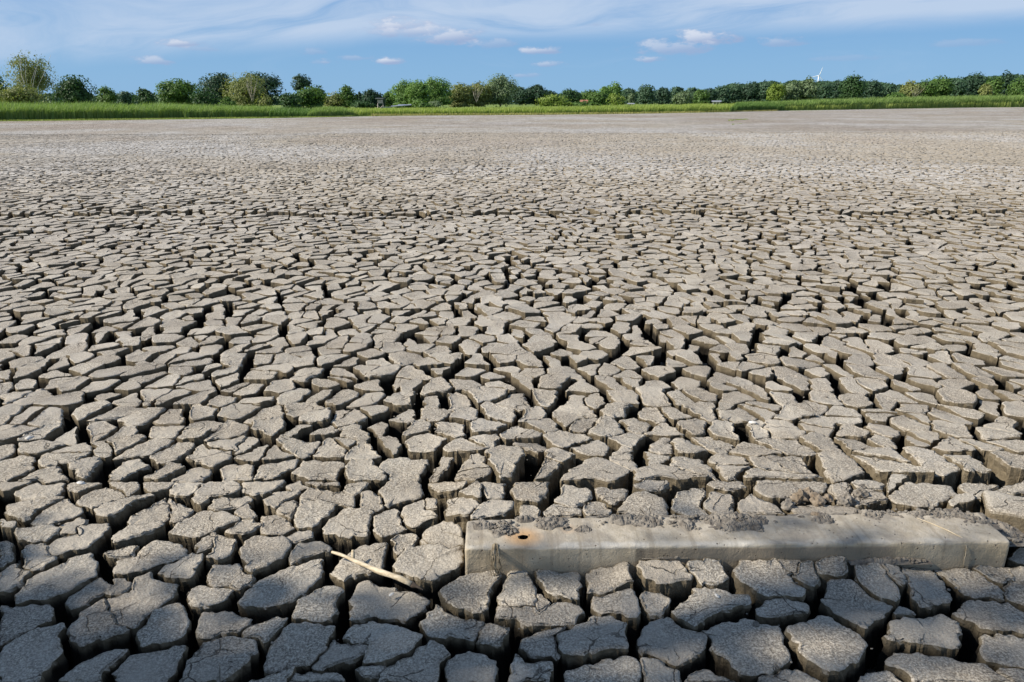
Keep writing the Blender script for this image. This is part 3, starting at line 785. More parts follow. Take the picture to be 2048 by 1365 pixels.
# largest 300 in the picture become parts of their own
def seen_size(q):
    c = q.mean(0); d = Vector((c[0], c[1], -CAMH)); dep = d.dot(fw)
    if dep < 0.3: return 0
    px = 1024 + FPX * d.dot(rt) / dep; py = 682.5 - FPX * d.dot(up) / dep
    w = np.ptp(q[:, 0]) * FPX / dep
    if px < -w * .5 or px > 2048 + w * .5 or py > 1365 + w * .3: return 0
    return abs(area2(q)) / dep ** 3
order = sorted(range(len(blocks)), key=lambda k: -seen_size(blocks[k][0]))
indiv = set(order[:300])
bt = Batch()
for k, (q, tr) in enumerate(blocks):
    c = q.mean(0); d = math.hypot(*c)
    lod = 0 if (k in indiv or d < 3.3) else 1
    V, Q, T, fl = block_mesh(q, lod, k + 17, 0.2, tr == 1)
    if k in indiv:
        loc = Vector((c[0], c[1], -0.2))
        V = V - np.array(loc)
        o = obj('mud_block', mesh_np('mud_block', V, Q, T, smooth=fl), M_MUD, lake, loc)
    else: bt.add(V, Q, T)
# rest of the field, from a repeating but locally warped sheet of cells
TL = 11.4
tile = cells(0, TL, 0, TL, lambda x, y: True, 23, periodic=True)
tp = []
for poly, key in tile:
    p = np.array(poly)
    if area2(p) < 0: p = p[::-1]
    tp.append(p)
bf = Batch()
cnt = 0
NP = {2: 10, 3: 6}
tq = {l: np.stack([(lambda r_: r_[np.linspace(0, len(r_), NP[l], endpoint=False).astype(int)])(resample(chaikin(p, 0.08) if l == 2 else p, 9.0, NP[l])) for p in tp]) for l in (2, 3)}
tc_ = np.stack([p.mean(0) for p in tp])
for ty in range(1, 7):
    for tx in range(-7, 7):
        off = np.array([tx * TL + ty * 3.7, ty * TL + 0.2])
        c = tc_ + off
        ok = (c[:, 1] >= near_lim + 0.12) & (c[:, 1] <= BLK_END) & (np.abs(c[:, 0]) < 0.70 * c[:, 1] * 1.03 + 1.0)
        for l in (2, 3):
            m_ = ok & ((c[:, 1] < 21) if l == 2 else (c[:, 1] >= 21))
            M = int(m_.sum())
            if not M: continue
            q = tq[l][m_] + off; cc = c[m_]; n = NP[l]
            # cracks close up a little further out
            q = cc[:, None] + (q - cc[:, None]) * (1 + 0.07 * sstep(cc[:, 1], 16, 36))[:, None, None]
            q = warp(q.reshape(-1, 2), 0.055, 0.034, 0.0).reshape(M, n, 2); cc = q.mean(1)
            tl = rng.normal(0, 0.034 if l == 2 else 0.012, (M, 2)) ; dz = rng.normal(0, 0.0065 if l == 2 else 0.003, M) + hgt(cc[:, 0], cc[:, 1])
            zt = ((q - cc[:, None]) * tl[:, None]).sum(2) + dz[:, None]
            rings = [np.dstack([q, zt[:, :, None]])] if l == 3 else [np.dstack([cc[:, None] + (q - cc[:, None]) * .94, (zt + .001)[:, :, None]]), np.dstack([q, (zt - .005)[:, :, None]])]
            foot = cc[:, None] + (q - cc[:, None]) * 1.01
            rings.append(np.dstack([foot, (zt - 0.10)[:, :, None]]))
            k_ = len(rings)
            V = np.concatenate([np.concatenate(rings, 1), np.dstack([cc[:, None], dz[:, None, None]])], 1)
            st_ = k_ * n + 1; b0 = np.arange(M)[:, None] * st_
            i_ = np.arange(n); j_ = (i_ + 1) % n
            Qs = [np.stack([b0 + r_ * n + i_, b0 + (r_ + 1) * n + i_, b0 + (r_ + 1) * n + j_, b0 + r_ * n + j_], 2).reshape(-1, 4) for r_ in range(k_ - 1)]
            Ts = np.stack([b0 + k_ * n + 0 * i_, b0 + i_, b0 + j_], 2).reshape(-1, 3)
            bf.add(V.reshape(-1, 3), np.concatenate(Qs), Ts); cnt += M
for b_, nm in ((bt, 'middle'), (bf, 'far')):
    o = obj('mud_blocks', b_.mesh('mud_blocks_' + nm), M_MUD if nm == 'middle' else M_MUDFAR, lake)
    o['kind'] = 'stuff'

# ------------------------------------------------------------------ concrete beam and what lies on it
def concrete_mat(name='weathered_concrete'):
    mt, N, b, o = new_mat(name)
    tc = N.add('ShaderNodeTexCoord'); P = tc.outputs['Object']
    n1 = N.noise(P, 3.2, 5.0, 0.6); n2 = N.noise(P, 22.0, 5.0, 0.7); n3 = N.noise(P, 160.0, 3.0, 0.6)
    c = N.mix(N.smooth(n1, 0.35, 0.65), (0.36, 0.29, 0.19), (0.46, 0.39, 0.28))
    c = N.mix(N.smooth(n2, 0.45, 0.8, 0.0, 0.5), c, (0.235, 0.195, 0.14))
    sp = N.add('ShaderNodeSeparateXYZ'); N.l.new(P, sp.inputs[0])
    # tree shade painted as a darker length of the front face
    shade_band = N.math('MULTIPLY', N.smooth(N.math('ADD', sp.outputs[0], N.math('MULTIPLY', n2, 0.05)), 0.66, 0.70), N.smooth(sp.outputs[0], 1.62, 1.66, 1.0, 0.0))
    shade_band = N.math('MULTIPLY', shade_band, N.smooth(sp.outputs[2], 0.093, 0.083))
    c = N.mix(N.math('MULTIPLY', shade_band, 0.62), c, (0.17, 0.14, 0.105))
    # dust washed onto the top, pale along the arris
    g = N.add('ShaderNodeNewGeometry'); sn = N.add('ShaderNodeSeparateXYZ'); N.l.new(g.outputs['Normal'], sn.inputs[0])
    c = N.mix(N.smooth(sn.outputs[2], 0.4, 0.9, 0.0, 0.75), c, N.mix(N.smooth(n2, 0.35, 0.65), (0.25, 0.218, 0.17), (0.37, 0.33, 0.27)))
    # whitish lime line along the front arris, dark wedge of painted tree shadow below it
    ar = N.math('MULTIPLY', N.smooth(sp.outputs[2], 0.088, 0.096), N.smooth(N.math('ADD', sp.outputs[1], N.math('MULTIPLY', n2, 0.03)), 0.055, 0.03))
    c = N.mix(N.math('MULTIPLY', ar, N.smooth(n1, 0.4, 0.6, 0.1, 0.5)), c, (0.50, 0.48, 0.43))
    jx = N.math('ABSOLUTE', N.math('SUBTRACT', N.math('ADD', sp.outputs[0], N.math('MULTIPLY', n1, 0.02)), 0.675))
    jm = N.math('MULTIPLY', N.smooth(jx, 0.022, 0.012), N.smooth(sp.outputs[2], 0.097, 0.085))
    c = N.mix(N.math('MULTIPLY', jm, 0.55), c, (0.10, 0.085, 0.065))
    film = N.math('MULTIPLY', N.smooth(N.noise(P, 7.0, 5.0, 0.65), 0.5, 0.62), N.smooth(sn.outputs[2], 0.4, 0.9))
    c = N.mix(N.math('MULTIPLY', film, 0.7), c, (0.23, 0.20, 0.16))
    tide = N.smooth(N.math('ADD', sp.outputs[2], N.math('MULTIPLY', N.noise(P, 12.0, 5.0, 0.7), 0.07)), 0.085, 0.045)
    c = N.mix(N.math('MULTIPLY', tide, 0.75), c, N.mix(n2, (0.25, 0.20, 0.135), (0.37, 0.31, 0.22)))
    run = N.noise(N.vec('MULTIPLY', P, (26.0, 1.0, 2.0)), 1.0, 4.0, 0.6)
    c = N.mix(N.math('MULTIPLY', N.smooth(run, 0.52, 0.68), 0.45), c, (0.19, 0.155, 0.11))
    # rust bleeding round the holes
    for hx, hy, rr in ((0.222, 0.072, 0.095), (0.40, 0.125, 0.05)):
        dd = N.vec('DISTANCE', N.xyz(sp.outputs[0], sp.outputs[1]), (hx, hy, 0))
        dd = N.math('SUBTRACT', dd, N.math('MULTIPLY', N.math('SUBTRACT', n2, 0.5), 0.05))
        c = N.mix(N.smooth(dd, 0.012, rr, 0.85 if rr > .06 else 0.3, 0.0), c, (0.40, 0.235, 0.105))
    pit = N.add('ShaderNodeTexVoronoi'); N.put(pit, 'Vector', P); N.put(pit, 'Scale', 62.0)
    pm = N.math('MULTIPLY', N.smooth(pit.outputs['Distance'], 0.30, 0.12), N.smooth(N.noise(P, 31.0, 2.0), 0.55, 0.65))
    c = N.mix(pm, c, (0.13, 0.10, 0.07))
    N.l.new(c, b.inputs['Base Color']); b.inputs['Roughness'].default_value = 0.9
    bp = N.add('ShaderNodeBump'); bp.inputs['Strength'].default_value = 0.8; bp.inputs['Distance'].default_value = 1.0
    h = N.math('ADD', N.math('MULTIPLY', n3, 0.002), N.math('MULTIPLY', n2, 0.006))
    N.l.new(N.math('SUBTRACT', h, N.math('MULTIPLY', pm, 0.004)), bp.inputs['Height']); N.l.new(bp.outputs[0], b.inputs['Normal'])
    return mt


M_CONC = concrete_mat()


def rounded_beam(L, W, z0, z1, r=0.009, nl=150, sd=3):
    """long block with rounded arrises; local x along, y across, z up"""
    prof = []
    def arc(cx, cz, a0, a1, k=5):
        for t in np.linspace(a0, a1, k): prof.append((cx + r * math.cos(t), cz + r * math.sin(t)))
    prof.append((0, z0))
    prof += [(0, z) for z in np.linspace(z0, z1 - r, 9)[1:-1]]
    arc(r, z1 - r, math.pi, math.pi / 2)
    prof += [(y, z1) for y in np.linspace(r, W - r, 10)[1:-1]]
    arc(W - r, z1 - r, math.pi / 2, 0)
    prof.append((W, z0))
    prof = np.array(prof); n = len(prof)
    xs = np.concatenate([[0, 0.003, 0.008, 0.014], np.linspace(0.03, L - 0.03, nl), [L - 0.014, L - 0.008, L - 0.003, L]])
    V = []
    cy = W / 2
    for x in xs:
        e = min(x, L - x); s = r - math.sqrt(max(0, r * r - (r - min(e, r)) ** 2)) if e < r else 0
        q = prof.copy(); q[:, 0] = cy + (q[:, 0] - cy) * (1 - s / cy); q[:, 1] = np.where(q[:, 1] > z1 - 2 * r, q[:, 1] - s, q[:, 1])
        dn = 0.005 * fbm(np.full(n, x * 6), q[:, 0] * 12 + q[:, 1] * 12, sd, 3) + 0.006 * fbm(np.full(n, x * 28), q[:, 0] * 30 + q[:, 1] * 30, sd + 4, 3)
        V.append(np.column_stack([np.full(n, x), q[:, 0] - dn * np.where(q[:, 0] < cy, 1, -1) * 0.6, q[:, 1] + dn]))
    V = np.concatenate(V); m_ = len(xs); Q = []
    i = np.arange(n - 1)
    for k in range(m_ - 1): Q.append(np.column_stack([k * n + i, (k + 1) * n + i, (k + 1) * n + i + 1, k * n + i + 1]))
    Q = np.concatenate(Q)[:, ::-1]
    # ends: fans
    c0 = V[:n].mean(0); c1 = V[-n:].mean(0); V = np.vstack([V, c0, c1]); a0 = len(V) - 2
    T = [(a0, j, j + 1) for j in range(n - 1)] + [(a0 + 1, (m_ - 1) * n + j + 1, (m_ - 1) * n + j) for j in range(n - 1)]
    T += [(a0, n - 1, 0), (a0 + 1, (m_ - 1) * n, m_ * n - 1)]
    # underside
    Q = np.vstack([Q, np.array([(k * n + n - 1, (k + 1) * n + n - 1, (k + 1) * n, k * n) for k in range(m_ - 1)])[:, ::-1]])
    return V, Q, np.array(T)


BTOP = 0.100
beam_rot = math.atan2(BD[1], BD[0])
V, Q, T = rounded_beam(BL, BW, -0.18, BTOP)
V[:, 2] += np.where(V[:, 2] > 0, V[:, 0] * 0.004, 0)
bm_ = mesh_np('concrete_beam', V, Q, T, smooth=True)
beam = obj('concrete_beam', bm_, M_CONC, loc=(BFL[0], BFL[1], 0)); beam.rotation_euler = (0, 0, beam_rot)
tag(beam, 'long grey concrete beam half sunk in the cracked mud, with rusty holes', 'concrete beam')


def beam_pt(u, v, z=BTOP):
    p = BFL + BD * u + BN * v
    return Vector((p[0], p[1], z))


# bolt holes, cut out of the top
def disc_tube(r, z0, z1, n=18, sd=0):
    a = np.linspace(0, 2 * math.pi, n, endpoint=False); rr = r * (1 + 0.18 * vnoise(np.cos(a) * 2, np.sin(a) * 2, sd))
    b0 = np.column_stack([rr * 1.25 * np.cos(a), rr * np.sin(a), np.full(n, z0)]); b1 = b0.copy(); b1[:, 2] = z1; b0[:, :2] *= 0.7
    V = np.vstack([b0, b1, [[0, 0, z0]], [[0, 0, z1]]]); i = np.arange(n); j = (i + 1) % n
    Q = np.column_stack([i, j, n + j, n + i]); T = np.vstack([np.column_stack([np.full(n, 2 * n), j, i]), np.column_stack([np.full(n, 2 * n + 1), n + i, n + j])])
    return V, Q, T


for (hx, hy, rr, dp) in ((0.222, 0.072, 0.020, 0.05), (0.40, 0.125, 0.02, 0.02)):
    V, Q, T = disc_tube(rr, BTOP - dp, BTOP + 0.05, sd=int(hx * 100))
    cut = obj('cutter', mesh_np('cutter', V, Q, T), None, loc=beam_pt(hx, hy, 0)); cut.rotation_euler = (0, 0, beam_rot)
    md = beam.modifiers.new('hole', 'BOOLEAN'); md.operation = 'DIFFERENCE'; md.object = cut; md.solver = 'EXACT'
    dg = C.evaluated_depsgraph_get(); me = bpy.data.meshes.new_from_object(beam.evaluated_get(dg))
    beam.modifiers.clear(); beam.data = me; bpy.data.objects.remove(cut)

# second beam, mostly buried, at the right edge
pa = np.array(ground_at(1975, 1020, 0.10)); pb = np.array(ground_at(2200, 1062, 0.10)); d2 = pb - pa; L2 = 0.9; d2 /= np.hypot(*d2)
V, Q, T = rounded_beam(L2, 0.2, -0.18, 0.105, r=0.025, nl=30, sd=9)
beam2 = obj('concrete_beam', mesh_np('concrete_beam_b', V, Q, T, smooth=True), M_MUD, loc=(pa[0], pa[1], 0))
beam2.rotation_euler = (0, 0, math.atan2(d2[1], d2[0]))
tag(beam2, 'mud coated end of a second concrete beam at the right edge', 'concrete beam')


def lump(r, sd, sub=1):
    import bmesh
    bm = bmesh.new(); bmesh.ops.create_icosphere(bm, subdivisions=sub, radius=1.0)
    V = np.array([v.co[:] for v in bm.verts]); F = np.array([[v.index for v in f.verts] for f in bm.faces]); bm.free()
    rg = np.random.default_rng(sd)
    k = 1 + 0.7 * vnoise(V[:, 0] * 1.4 + V[:, 2] * 1.1 + sd, V[:, 1] * 1.4 - V[:, 2] * .9 + sd * 2, sd)
    V = V * k[:, None] * np.array([rg.uniform(.8, 1.3), rg.uniform(.7, 1.1), rg.uniform(.5, .85)]) * r
    a = rg.uniform(0, 6.28); ca, sa = math.cos(a), math.sin(a)
    V = np.column_stack([V[:, 0] * ca - V[:, 1] * sa, V[:, 0] * sa + V[:, 1] * ca, V[:, 2]])
    return V, F


M_CLOD = simple_mat('crumbled_mud', (0.11, 0.095, 0.078), (0.235, 0.208, 0.17), 30.0, 0.95, 0.004, 160.0, 0.08)
M_CLODB = simple_mat('brown_clod', (0.15, 0.115, 0.08), (0.26, 0.21, 0.155), 30.0, 0.95, 0.004, 160.0, 0.08)


def crumbs(name, cx_px, cy_px, rx, ry, n, rmin, rmax, label, z=None, pile=0.5, sd=0, mat=None):
    """heap of mud crumbs round a pixel of the beam top; rx, ry in metres"""
    zz = BTOP if z is None else z
    X0, Y0 = ground_at(cx_px, cy_px, zz)
    b = Batch(); rg = np.random.default_rng(sd + 100)
    gs = 0.0045; nx2, ny2 = int(rx * 2.3 / gs), int(ry * 2.3 / gs)
    uu, vv = np.meshgrid((np.arange(nx2) - nx2 / 2) * gs, (np.arange(ny2) - ny2 / 2) * gs)
    qx = X0 + uu * BD[0] + vv * BN[0]; qy = Y0 + uu * BD[1] + vv * BN[1]
    rr_ = (uu / rx) ** 2 + (vv / ry) ** 2
    clod_ = np.abs(vnoise(qx * 55, qy * 55, sd)) * 2 + 0.6 * np.abs(vnoise(qx * 120, qy * 120, sd + 1)) * 2
    hh_ = (0.75 - rr_ + 1.3 * fbm(qx * 16, qy * 16, sd + 2, 2)) ; hh_ = np.clip(hh_, -0.2, 0.8) * 0.010 * (0.6 + pile * .5) + np.where(hh_ > 0, 0.011 * clod_ * np.clip(hh_ * 3, 0, 1), 0)
    if z is None:
        ov = (qx - BFL[0]) * BN[0] + (qy - BFL[1]) * BN[1]; hh_ = np.where((ov < 0.010) | (ov > BW + .02), -0.01, hh_)
    idg = np.arange(nx2 * ny2).reshape(ny2, nx2); cellh = np.minimum.reduce([hh_[:-1, :-1], hh_[1:, :-1], hh_[:-1, 1:], hh_[1:, 1:]]) > -0.004
    Qg = np.stack([idg[:-1, :-1], idg[:-1, 1:], idg[1:, 1:], idg[1:, :-1]], 2)[cellh]
    if len(Qg): b.add(np.column_stack([qx.ravel(), qy.ravel(), zz + hh_.ravel() - 0.0005]), Qg)
    for k in range(n):
        a = rg.uniform(0, 6.28); q = rg.random() ** 0.6
        r = (rmin + (rmax - rmin) * rg.random() ** 2.5) * 0.75
        x, y = rx * q * math.cos(a), ry * q * math.sin(a)
        cl = 0.5 + float(vnoise((X0 + x) * 30, (Y0 + y) * 30, sd))
        if cl < 0.42: continue
        V, F = lump(r, sd * 1000 + k)
        w = np.array([X0 + x, Y0 + y])
        over = np.dot(w - BFL, BN)
        if z is None and (over < 0.012 or over > BW + 0.02): continue
        lift = r * 0.4 + pile * r * 1.2 * (1 - q) * rg.random()
        b.add(V + np.array([w[0], w[1], zz + lift]), T=F)
    o = obj(name, b.mesh(name), mat or M_CLOD)
    return tag(o, label, kind='stuff')


crumbs('mud_crumbs', 968, 1052, .045, .035, 70, .004, .011, 'small heap of dark mud crumbs on the left end of the beam', sd=1)
crumbs('mud_crumbs', 1008, 1057, .055, .055, 150, .004, .013, 'thick heap of mud crumbs above the withered plant on the beam', sd=2, pile=1.6)
crumbs('mud_crumbs', 1052, 1040, .04, .025, 70, .004, .012, 'mud crumbs just behind the rusty hole in the beam', sd=3, pile=1.4)
crumbs('mud_crumbs', 1105, 1048, .07, .05, 190, .004, .014, 'loose heap of mud crumbs right of the rusty hole', sd=4, pile=1.3)
crumbs('mud_crumbs', 1165, 1062, .045, .025, 60, .003, .010, 'small crumbs near the front arris of the beam', sd=5)
crumbs('mud_crumbs', 1235, 1040, .11, .05, 170, .003, .012, 'scattered mud flakes in a curl on the beam', sd=6)
crumbs('mud_crumbs', 1300, 1045, .08, .05, 110, .003, .012, 'sparse crumbs left of the widest heap on the beam', sd=7)
crumbs('mud_crumbs', 1380, 1045, .10, .06, 330, .004, .016, 'wide crumbly heap of mud, its left half, on the middle of the beam', sd=8, pile=1.6)
crumbs('mud_crumbs', 1480, 1048, .15, .065, 560, .004, .017, 'widest crumbly heap of mud covering the middle of the beam', sd=9, pile=1.8)
crumbs('mud_crumbs', 1640, 1040, .10, .05, 90, .003, .010, 'thin scatter of mud flakes right of the widest heap', sd=17, pile=.6)
crumbs('mud_crumbs', 1940, 1040, .08, .06, 200, .004, .014, 'mud crumbs on the far right end of the beam', sd=18, pile=1.2)
crumbs('mud_crumbs', 1755, 1030, .10, .05, 230, .004, .015, 'flat spread of mud crumbs on the right part of the beam', sd=10, pile=1.2)
crumbs('mud_crumbs', 1860, 1028, .13, .06, 420, .004, .015, 'dark mound of mud crumbs near the right end of the beam', sd=11, pile=2.0)
crumbs('mud_crumbs', 1085, 1122, .05, .015, 60, .004, .012, 'mud crumbs at the foot of the left front of the beam', z=.015, sd=12)
crumbs('mud_crumbs', 1140, 1118, .05, .015, 60, .004, .012, 'mud crumbs between the beam and the second block in front', z=.02, sd=13)
crumbs('mud_crumbs', 1330, 1112, .08, .015, 80, .004, .012, 'mud crumbs along the foot of the darker front of the beam', z=.05, sd=14)
crumbs('mud_crumbs', 1780, 1122, .14, .02, 150, .004, .014, 'mud crumbs along the foot of the right front of the beam', z=.03, sd=15)
crumbs('mud_crumbs', 1990, 1060, .09, .10, 200, .005, .018, 'crumbled mud at the gap between the two beams', z=.05, sd=16)

cl_root = None
for k, (px, py, r, lb) in enumerate([(1598, 1003, .040, 'large brown mud clod behind the beam, leftmost of the broken clods'), (1618, 992, .030, 'brown mud clod leaning behind the larger leftmost clod'),
        (1632, 1008, .034, 'round brown mud clod in the middle of the broken clods'), (1655, 1004, .026, 'small brown mud clod at the right of the broken clods'),
        (1575, 1015, .028, 'pale mud clod left of the brown clods behind the beam'), (1690, 1010, .034, 'pale crumbly mud clod touching the back of the beam'),
        (1720, 995, .030, 'pale mud clod beside the block right of the broken clods'), (1602, 1037, .014, 'small flat mud clod lying on the bare part of the beam'),
        (1632, 1031, .015, 'small brown pebble of mud on the beam near its back arris'), (1490, 1105, .022, 'dark clod at the foot of the beam on the front blocks'),
        (1095, 1135, .016, 'dark clod stuck on the light block in front of the beam'), (1512, 1252, .012, 'tiny clod on the block in front of the beam')]):
    z = BTOP if k in (7, 8) else None
    X0, Y0 = ground_at(px, py, z)
    zz = BTOP + r * .35 if z else float(hgt(X0, Y0)) + r * 0.35
    V, F = lump(r, 900 + k * 3, 3)
    dr_ = V / (np.linalg.norm(V, axis=1)[:, None] + 1e-9)
    V = V + dr_ * (r * (0.55 * fbm(dr_[:, 0] * 3.1 + dr_[:, 2] * 2.3 + k, dr_[:, 1] * 3.1 - dr_[:, 2] * 1.9, k + 60, 3)))[:, None]
    V = np.round(V / (r * .22)) * (r * .22) * 0.35 + V * 0.65
    o = obj('mud_clod', mesh_np('mud_clod', V, None, F, smooth=False), M_CLODB if k < 4 or k == 8 else M_CLOD, loc=(X0, Y0, zz))
    tag(o, lb, 'clod', 'broken mud clods by the beam')


def tube(pts, rad, n=8, closed_end=True, sd=0, rough=0.0):
    pts = [Vector(p) for p in pts]; V = []; Q = []; T = []
    m_ = len(pts)
    for k, p in enumerate(pts):
        t = (pts[min(k + 1, m_ - 1)] - pts[max(k - 1, 0)]).normalized()
        a = Vector((0, 0, 1)) if abs(t.z) < 0.9 else Vector((1, 0, 0))
        u = t.cross(a).normalized(); w = t.cross(u)
        for j in range(n):
            an = 2 * math.pi * j / n
            r = rad[k] * (1 + rough * float(vnoise(k * 0.7 + sd, j * 1.1, sd + 5)) * 2)
            V.append(tuple(p + (u * math.cos(an) + w * math.sin(an)) * r))
    for k in range(m_ - 1):
        for j in range(n):
            Q.append((k * n + j, k * n + (j + 1) % n, (k + 1) * n + (j + 1) % n, (k + 1) * n + j))
    V.append(tuple(pts[0])); V.append(tuple(pts[-1])); c0 = len(V) - 2
    for j in range(n):
        T.append((c0, (j + 1) % n, j)); T.append((c0 + 1, (m_ - 1) * n + j, (m_ - 1) * n + (j + 1) % n))
    return np.array(V), np.array(Q), np.array(T)


# ---- bleached stick lying over three blocks
M_STICK = simple_mat('bleached_wood', (0.36, 0.28, 0.17), (0.58, 0.49, 0.345), 14.0, 0.7, 0.002, 60.0, 0.25, world=False, stretch=(1, 6, 6))
M_STICKD = simple_mat('dark_bark', (0.06, 0.045, 0.03), (0.14, 0.10, 0.07), 60.0, 0.9, 0.003, 80.0)
s0 = ground_at(664, 1108, 0.022); s1 = ground_at(824, 1171, 0.022)
A = Vector((s0[0], s0[1], 0.030)); B = Vector((s1[0], s1[1], 0.026)); mid = (A + B) / 2
st = empty('stick', mid)
L = (B - A); side = Vector((-L.y, L.x, 0)).normalized()
pts = []; rad = []
for k in range(17):
    t = k / 16; pts.append(A.lerp(B, t) + side * (0.002 * math.sin(t * 3.1) + 0.001 * math.sin(t * 17)) + Vector((0, 0, 0.003 * math.sin(t * 9))) - mid)
    rad.append(0.0045 + 0.0058 * min(1, t * 1.7) ** 0.8 + 0.0008 * math.sin(t * 23))
V, Q, T = tube(pts, rad, 12, rough=0.08, sd=4)
obj('shaft', mesh_np('shaft', V, Q, T, smooth=True), M_STICK, st)
base = A.lerp(B, 0.27) - mid + side * 0.004
V, Q, T = tube([base, base + Vector((-0.004, 0.022, 0.012)), base + Vector((-0.006, 0.032, 0.022))], [0.0075, 0.0065, 0.005], 8, rough=.2)
obj('side_stub', mesh_np('side_stub', V, Q, T, smooth=True), M_STICK, st)['label'] = 'short broken side branch'
e = B - mid; dl = L.normalized()
V, Q, T = tube([e - dl * 0.012, e + dl * 0.004, e + dl * 0.02, e + dl * 0.05 + Vector((0, 0, -0.004))], [0.0118, 0.0105, 0.006, 0.0012], 9, rough=.4, sd=8)
obj('broken_end', mesh_np('broken_end', V, Q, T), M_STICKD, st)['label'] = 'dark frayed end of the stick'
tag(st, 'pale bleached stick with a side stub lying across the mud blocks', 'stick')

# ---- withered plant hanging over the front of the beam
M_DRY = simple_mat('dry_stalk', (0.16, 0.12, 0.07), (0.36, 0.29, 0.19), 40.0, 0.85, 0.001, 120.0)
root = beam_pt(0.118, 0.02, BTOP)
pl = empty('withered_plant', root)
rg = np.random.default_rng(8)
bx, by = Vector((BD[0], BD[1], 0)), Vector((BN[0], BN[1], 0))
for k in range(11):
    w = rg.uniform(-0.016, 0.016); ln = rg.uniform(0.10, 0.185); pts = []; rad = []
    for i in range(11):
        t = i / 10; bow = math.sin(t * math.pi) * w * 1.6 + 0.012 * t + 0.003 * math.sin(t * 13 + k)
        y = -0.034 - 0.016 * math.sin(t * 2.6) - 0.004 * rg.random() if t > 0.1 else 0.0
        pts.append(bx * (w * 0.35 + bow) + by * y + Vector((0, 0, 0.006 - ln * max(0, t - 0.08))))
        rad.append((0.0032 if k < 6 else 0.0016) * (1 - 0.4 * t))
    V, Q, T = tube(pts, rad, 6, rough=.5, sd=k)
    obj('stalk', mesh_np('stalk', V, Q, T, smooth=True), M_DRY, pl)
tag(pl, 'withered dark plant stalks hanging over the left front of the beam', 'plant')

# ---- thin dry root over the right end of the beam
def bl(u, v, z): return beam_pt(u, v, z)
us = 0.5 * BL
u_r = BL * (1905 - 930) / (2012 - 930.0)
pts = [bl(u_r - .07, .16, BTOP + .012), bl(u_r - .03, .12, BTOP + .01), bl(u_r + .0, .07, BTOP + .012), bl(u_r + .03, .025, BTOP + .008), bl(u_r + .034, -.004, BTOP - .012),
       bl(u_r + .036, -.006, BTOP - .05), bl(u_r + .034, -.006, .04), bl(u_r + .036, -.007, -.01)]
o_ = pts[0]; V, Q, T = tube([p - o_ for p in pts], [.0012, .0016, .002, .002, .002, .002, .002, .001], 6, rough=.3)
rt_ = obj('dry_root', mesh_np('dry_root', V, Q, T, smooth=True), simple_mat('pale_root', (.34, .27, .17), (.5, .42, .3), 30.0), loc=o_)
tag(rt_, 'thin pale dry root running over the right end of the beam', 'root')

# ---- small chips of mud lying about on the nearest blocks
b = Batch(); rg = np.random.default_rng(77)
for k in range(520):
    x, y = rg.uniform(-2.6, 2.6), rg.uniform(1.7, 4.6)
    if abs(x) > .75 * y + .2: continue
    if vnoise(x * 2.2, y * 2.2, 61) < -.02: continue
    r = 0.002 + 0.006 * rg.random() ** 2.5
    V, F = lump(r, 5000 + k)
    over = np.dot(np.array([x, y]) - BFL, BN)
    if -0.03 < over < BW + .03 and x > -.3: continue
    b.add(V + np.array([x, y, float(hgt(x, y)) + r * .2]), T=F)
tag(obj('mud_chips', b.mesh('mud_chips'), M_CLOD), 'small chips and crumbs of mud scattered over the nearest blocks', kind='stuff')

# ---- shells and pebbles
M_SHELL = simple_mat('shell', (0.40, 0.37, 0.32), (0.62, 0.59, 0.53), 50.0, 0.45, spec=0.4)
for k, (px, py, r, lb) in enumerate([(162, 968, .015, 'white curved mussel shell on a block at the left'), (60, 878, .019, 'pale broken shell wedged in a crack at the far left'),
                                     (1505, 847, .018, 'small pale oval shell in the middle right field'), (783, 1191, .009, 'tiny white shell on the block below the stick'),
                                     (1434, 1194, .009, 'tiny pale shell on a block in front of the beam')]):
    X0, Y0 = ground_at(px, py)
    a = np.linspace(0, 2 * math.pi, 16, endpoint=False); rings = []
    for q, z in ((1, 0), (.8, .35), (.5, .52), (.2, .6), (.2, .57), (.5, .48), (.8, .3), (.95, 0)):
        rings.append(np.column_stack([r * q * np.cos(a) * 1.3 + r * (1 - q) * .5, r * q * np.sin(a) * .8, np.full(16, z * r)]))
    V = np.concatenate(rings); i = np.arange(16); j = (i + 1) % 16
    Q = np.concatenate([np.column_stack([q * 16 + i, q * 16 + j, (q + 1) * 16 + j, (q + 1) * 16 + i]) for q in range(7)])
    o = obj('shell', mesh_np('shell', V, Q, smooth=True), M_SHELL, loc=(X0, Y0, float(hgt(X0, Y0)) + 0.004)); o.rotation_euler = (0.3 * (k % 2), 0.2, k * 1.3)
    tag(o, lb, 'shell', 'shells lying on the mud')

# ------------------------------------------------------------------ land beyond the shore
M_MEADOW = simple_mat('meadow_ground', (0.10, 0.15, 0.025), (0.17, 0.22, 0.05), 0.5, 0.95, 0.05, 3.0)
out = SHORE.copy(); rr = np.hypot(out[:, 0], out[:, 1])
strips = [out * ((rr + t) / rr)[:, None] for t in (0, 1.2, 3, 8, 20, 60, 200, 700, 3000, 9000)]
zs = [-0.02, 0.03, 0.06, 0.08, 0.1, 0.1, 0.1, 0.1, 0.1, 0.1]
V = np.concatenate([np.column_stack([s, np.full(len(s), z)]) for s, z in zip(strips, zs)]); n = len(out); i = np.arange(n - 1)
Q = np.concatenate([np.column_stack([k * n + i, k * n + i + 1, (k + 1) * n + i + 1, (k + 1) * n + i]) for k in range(len(strips) - 1)])
mead = obj('meadow', mesh_np('meadow', V, Q[:, ::-1], smooth=True), M_MEADOW)
tag(mead, 'green land beyond the shore of the dried lake', kind='structure')


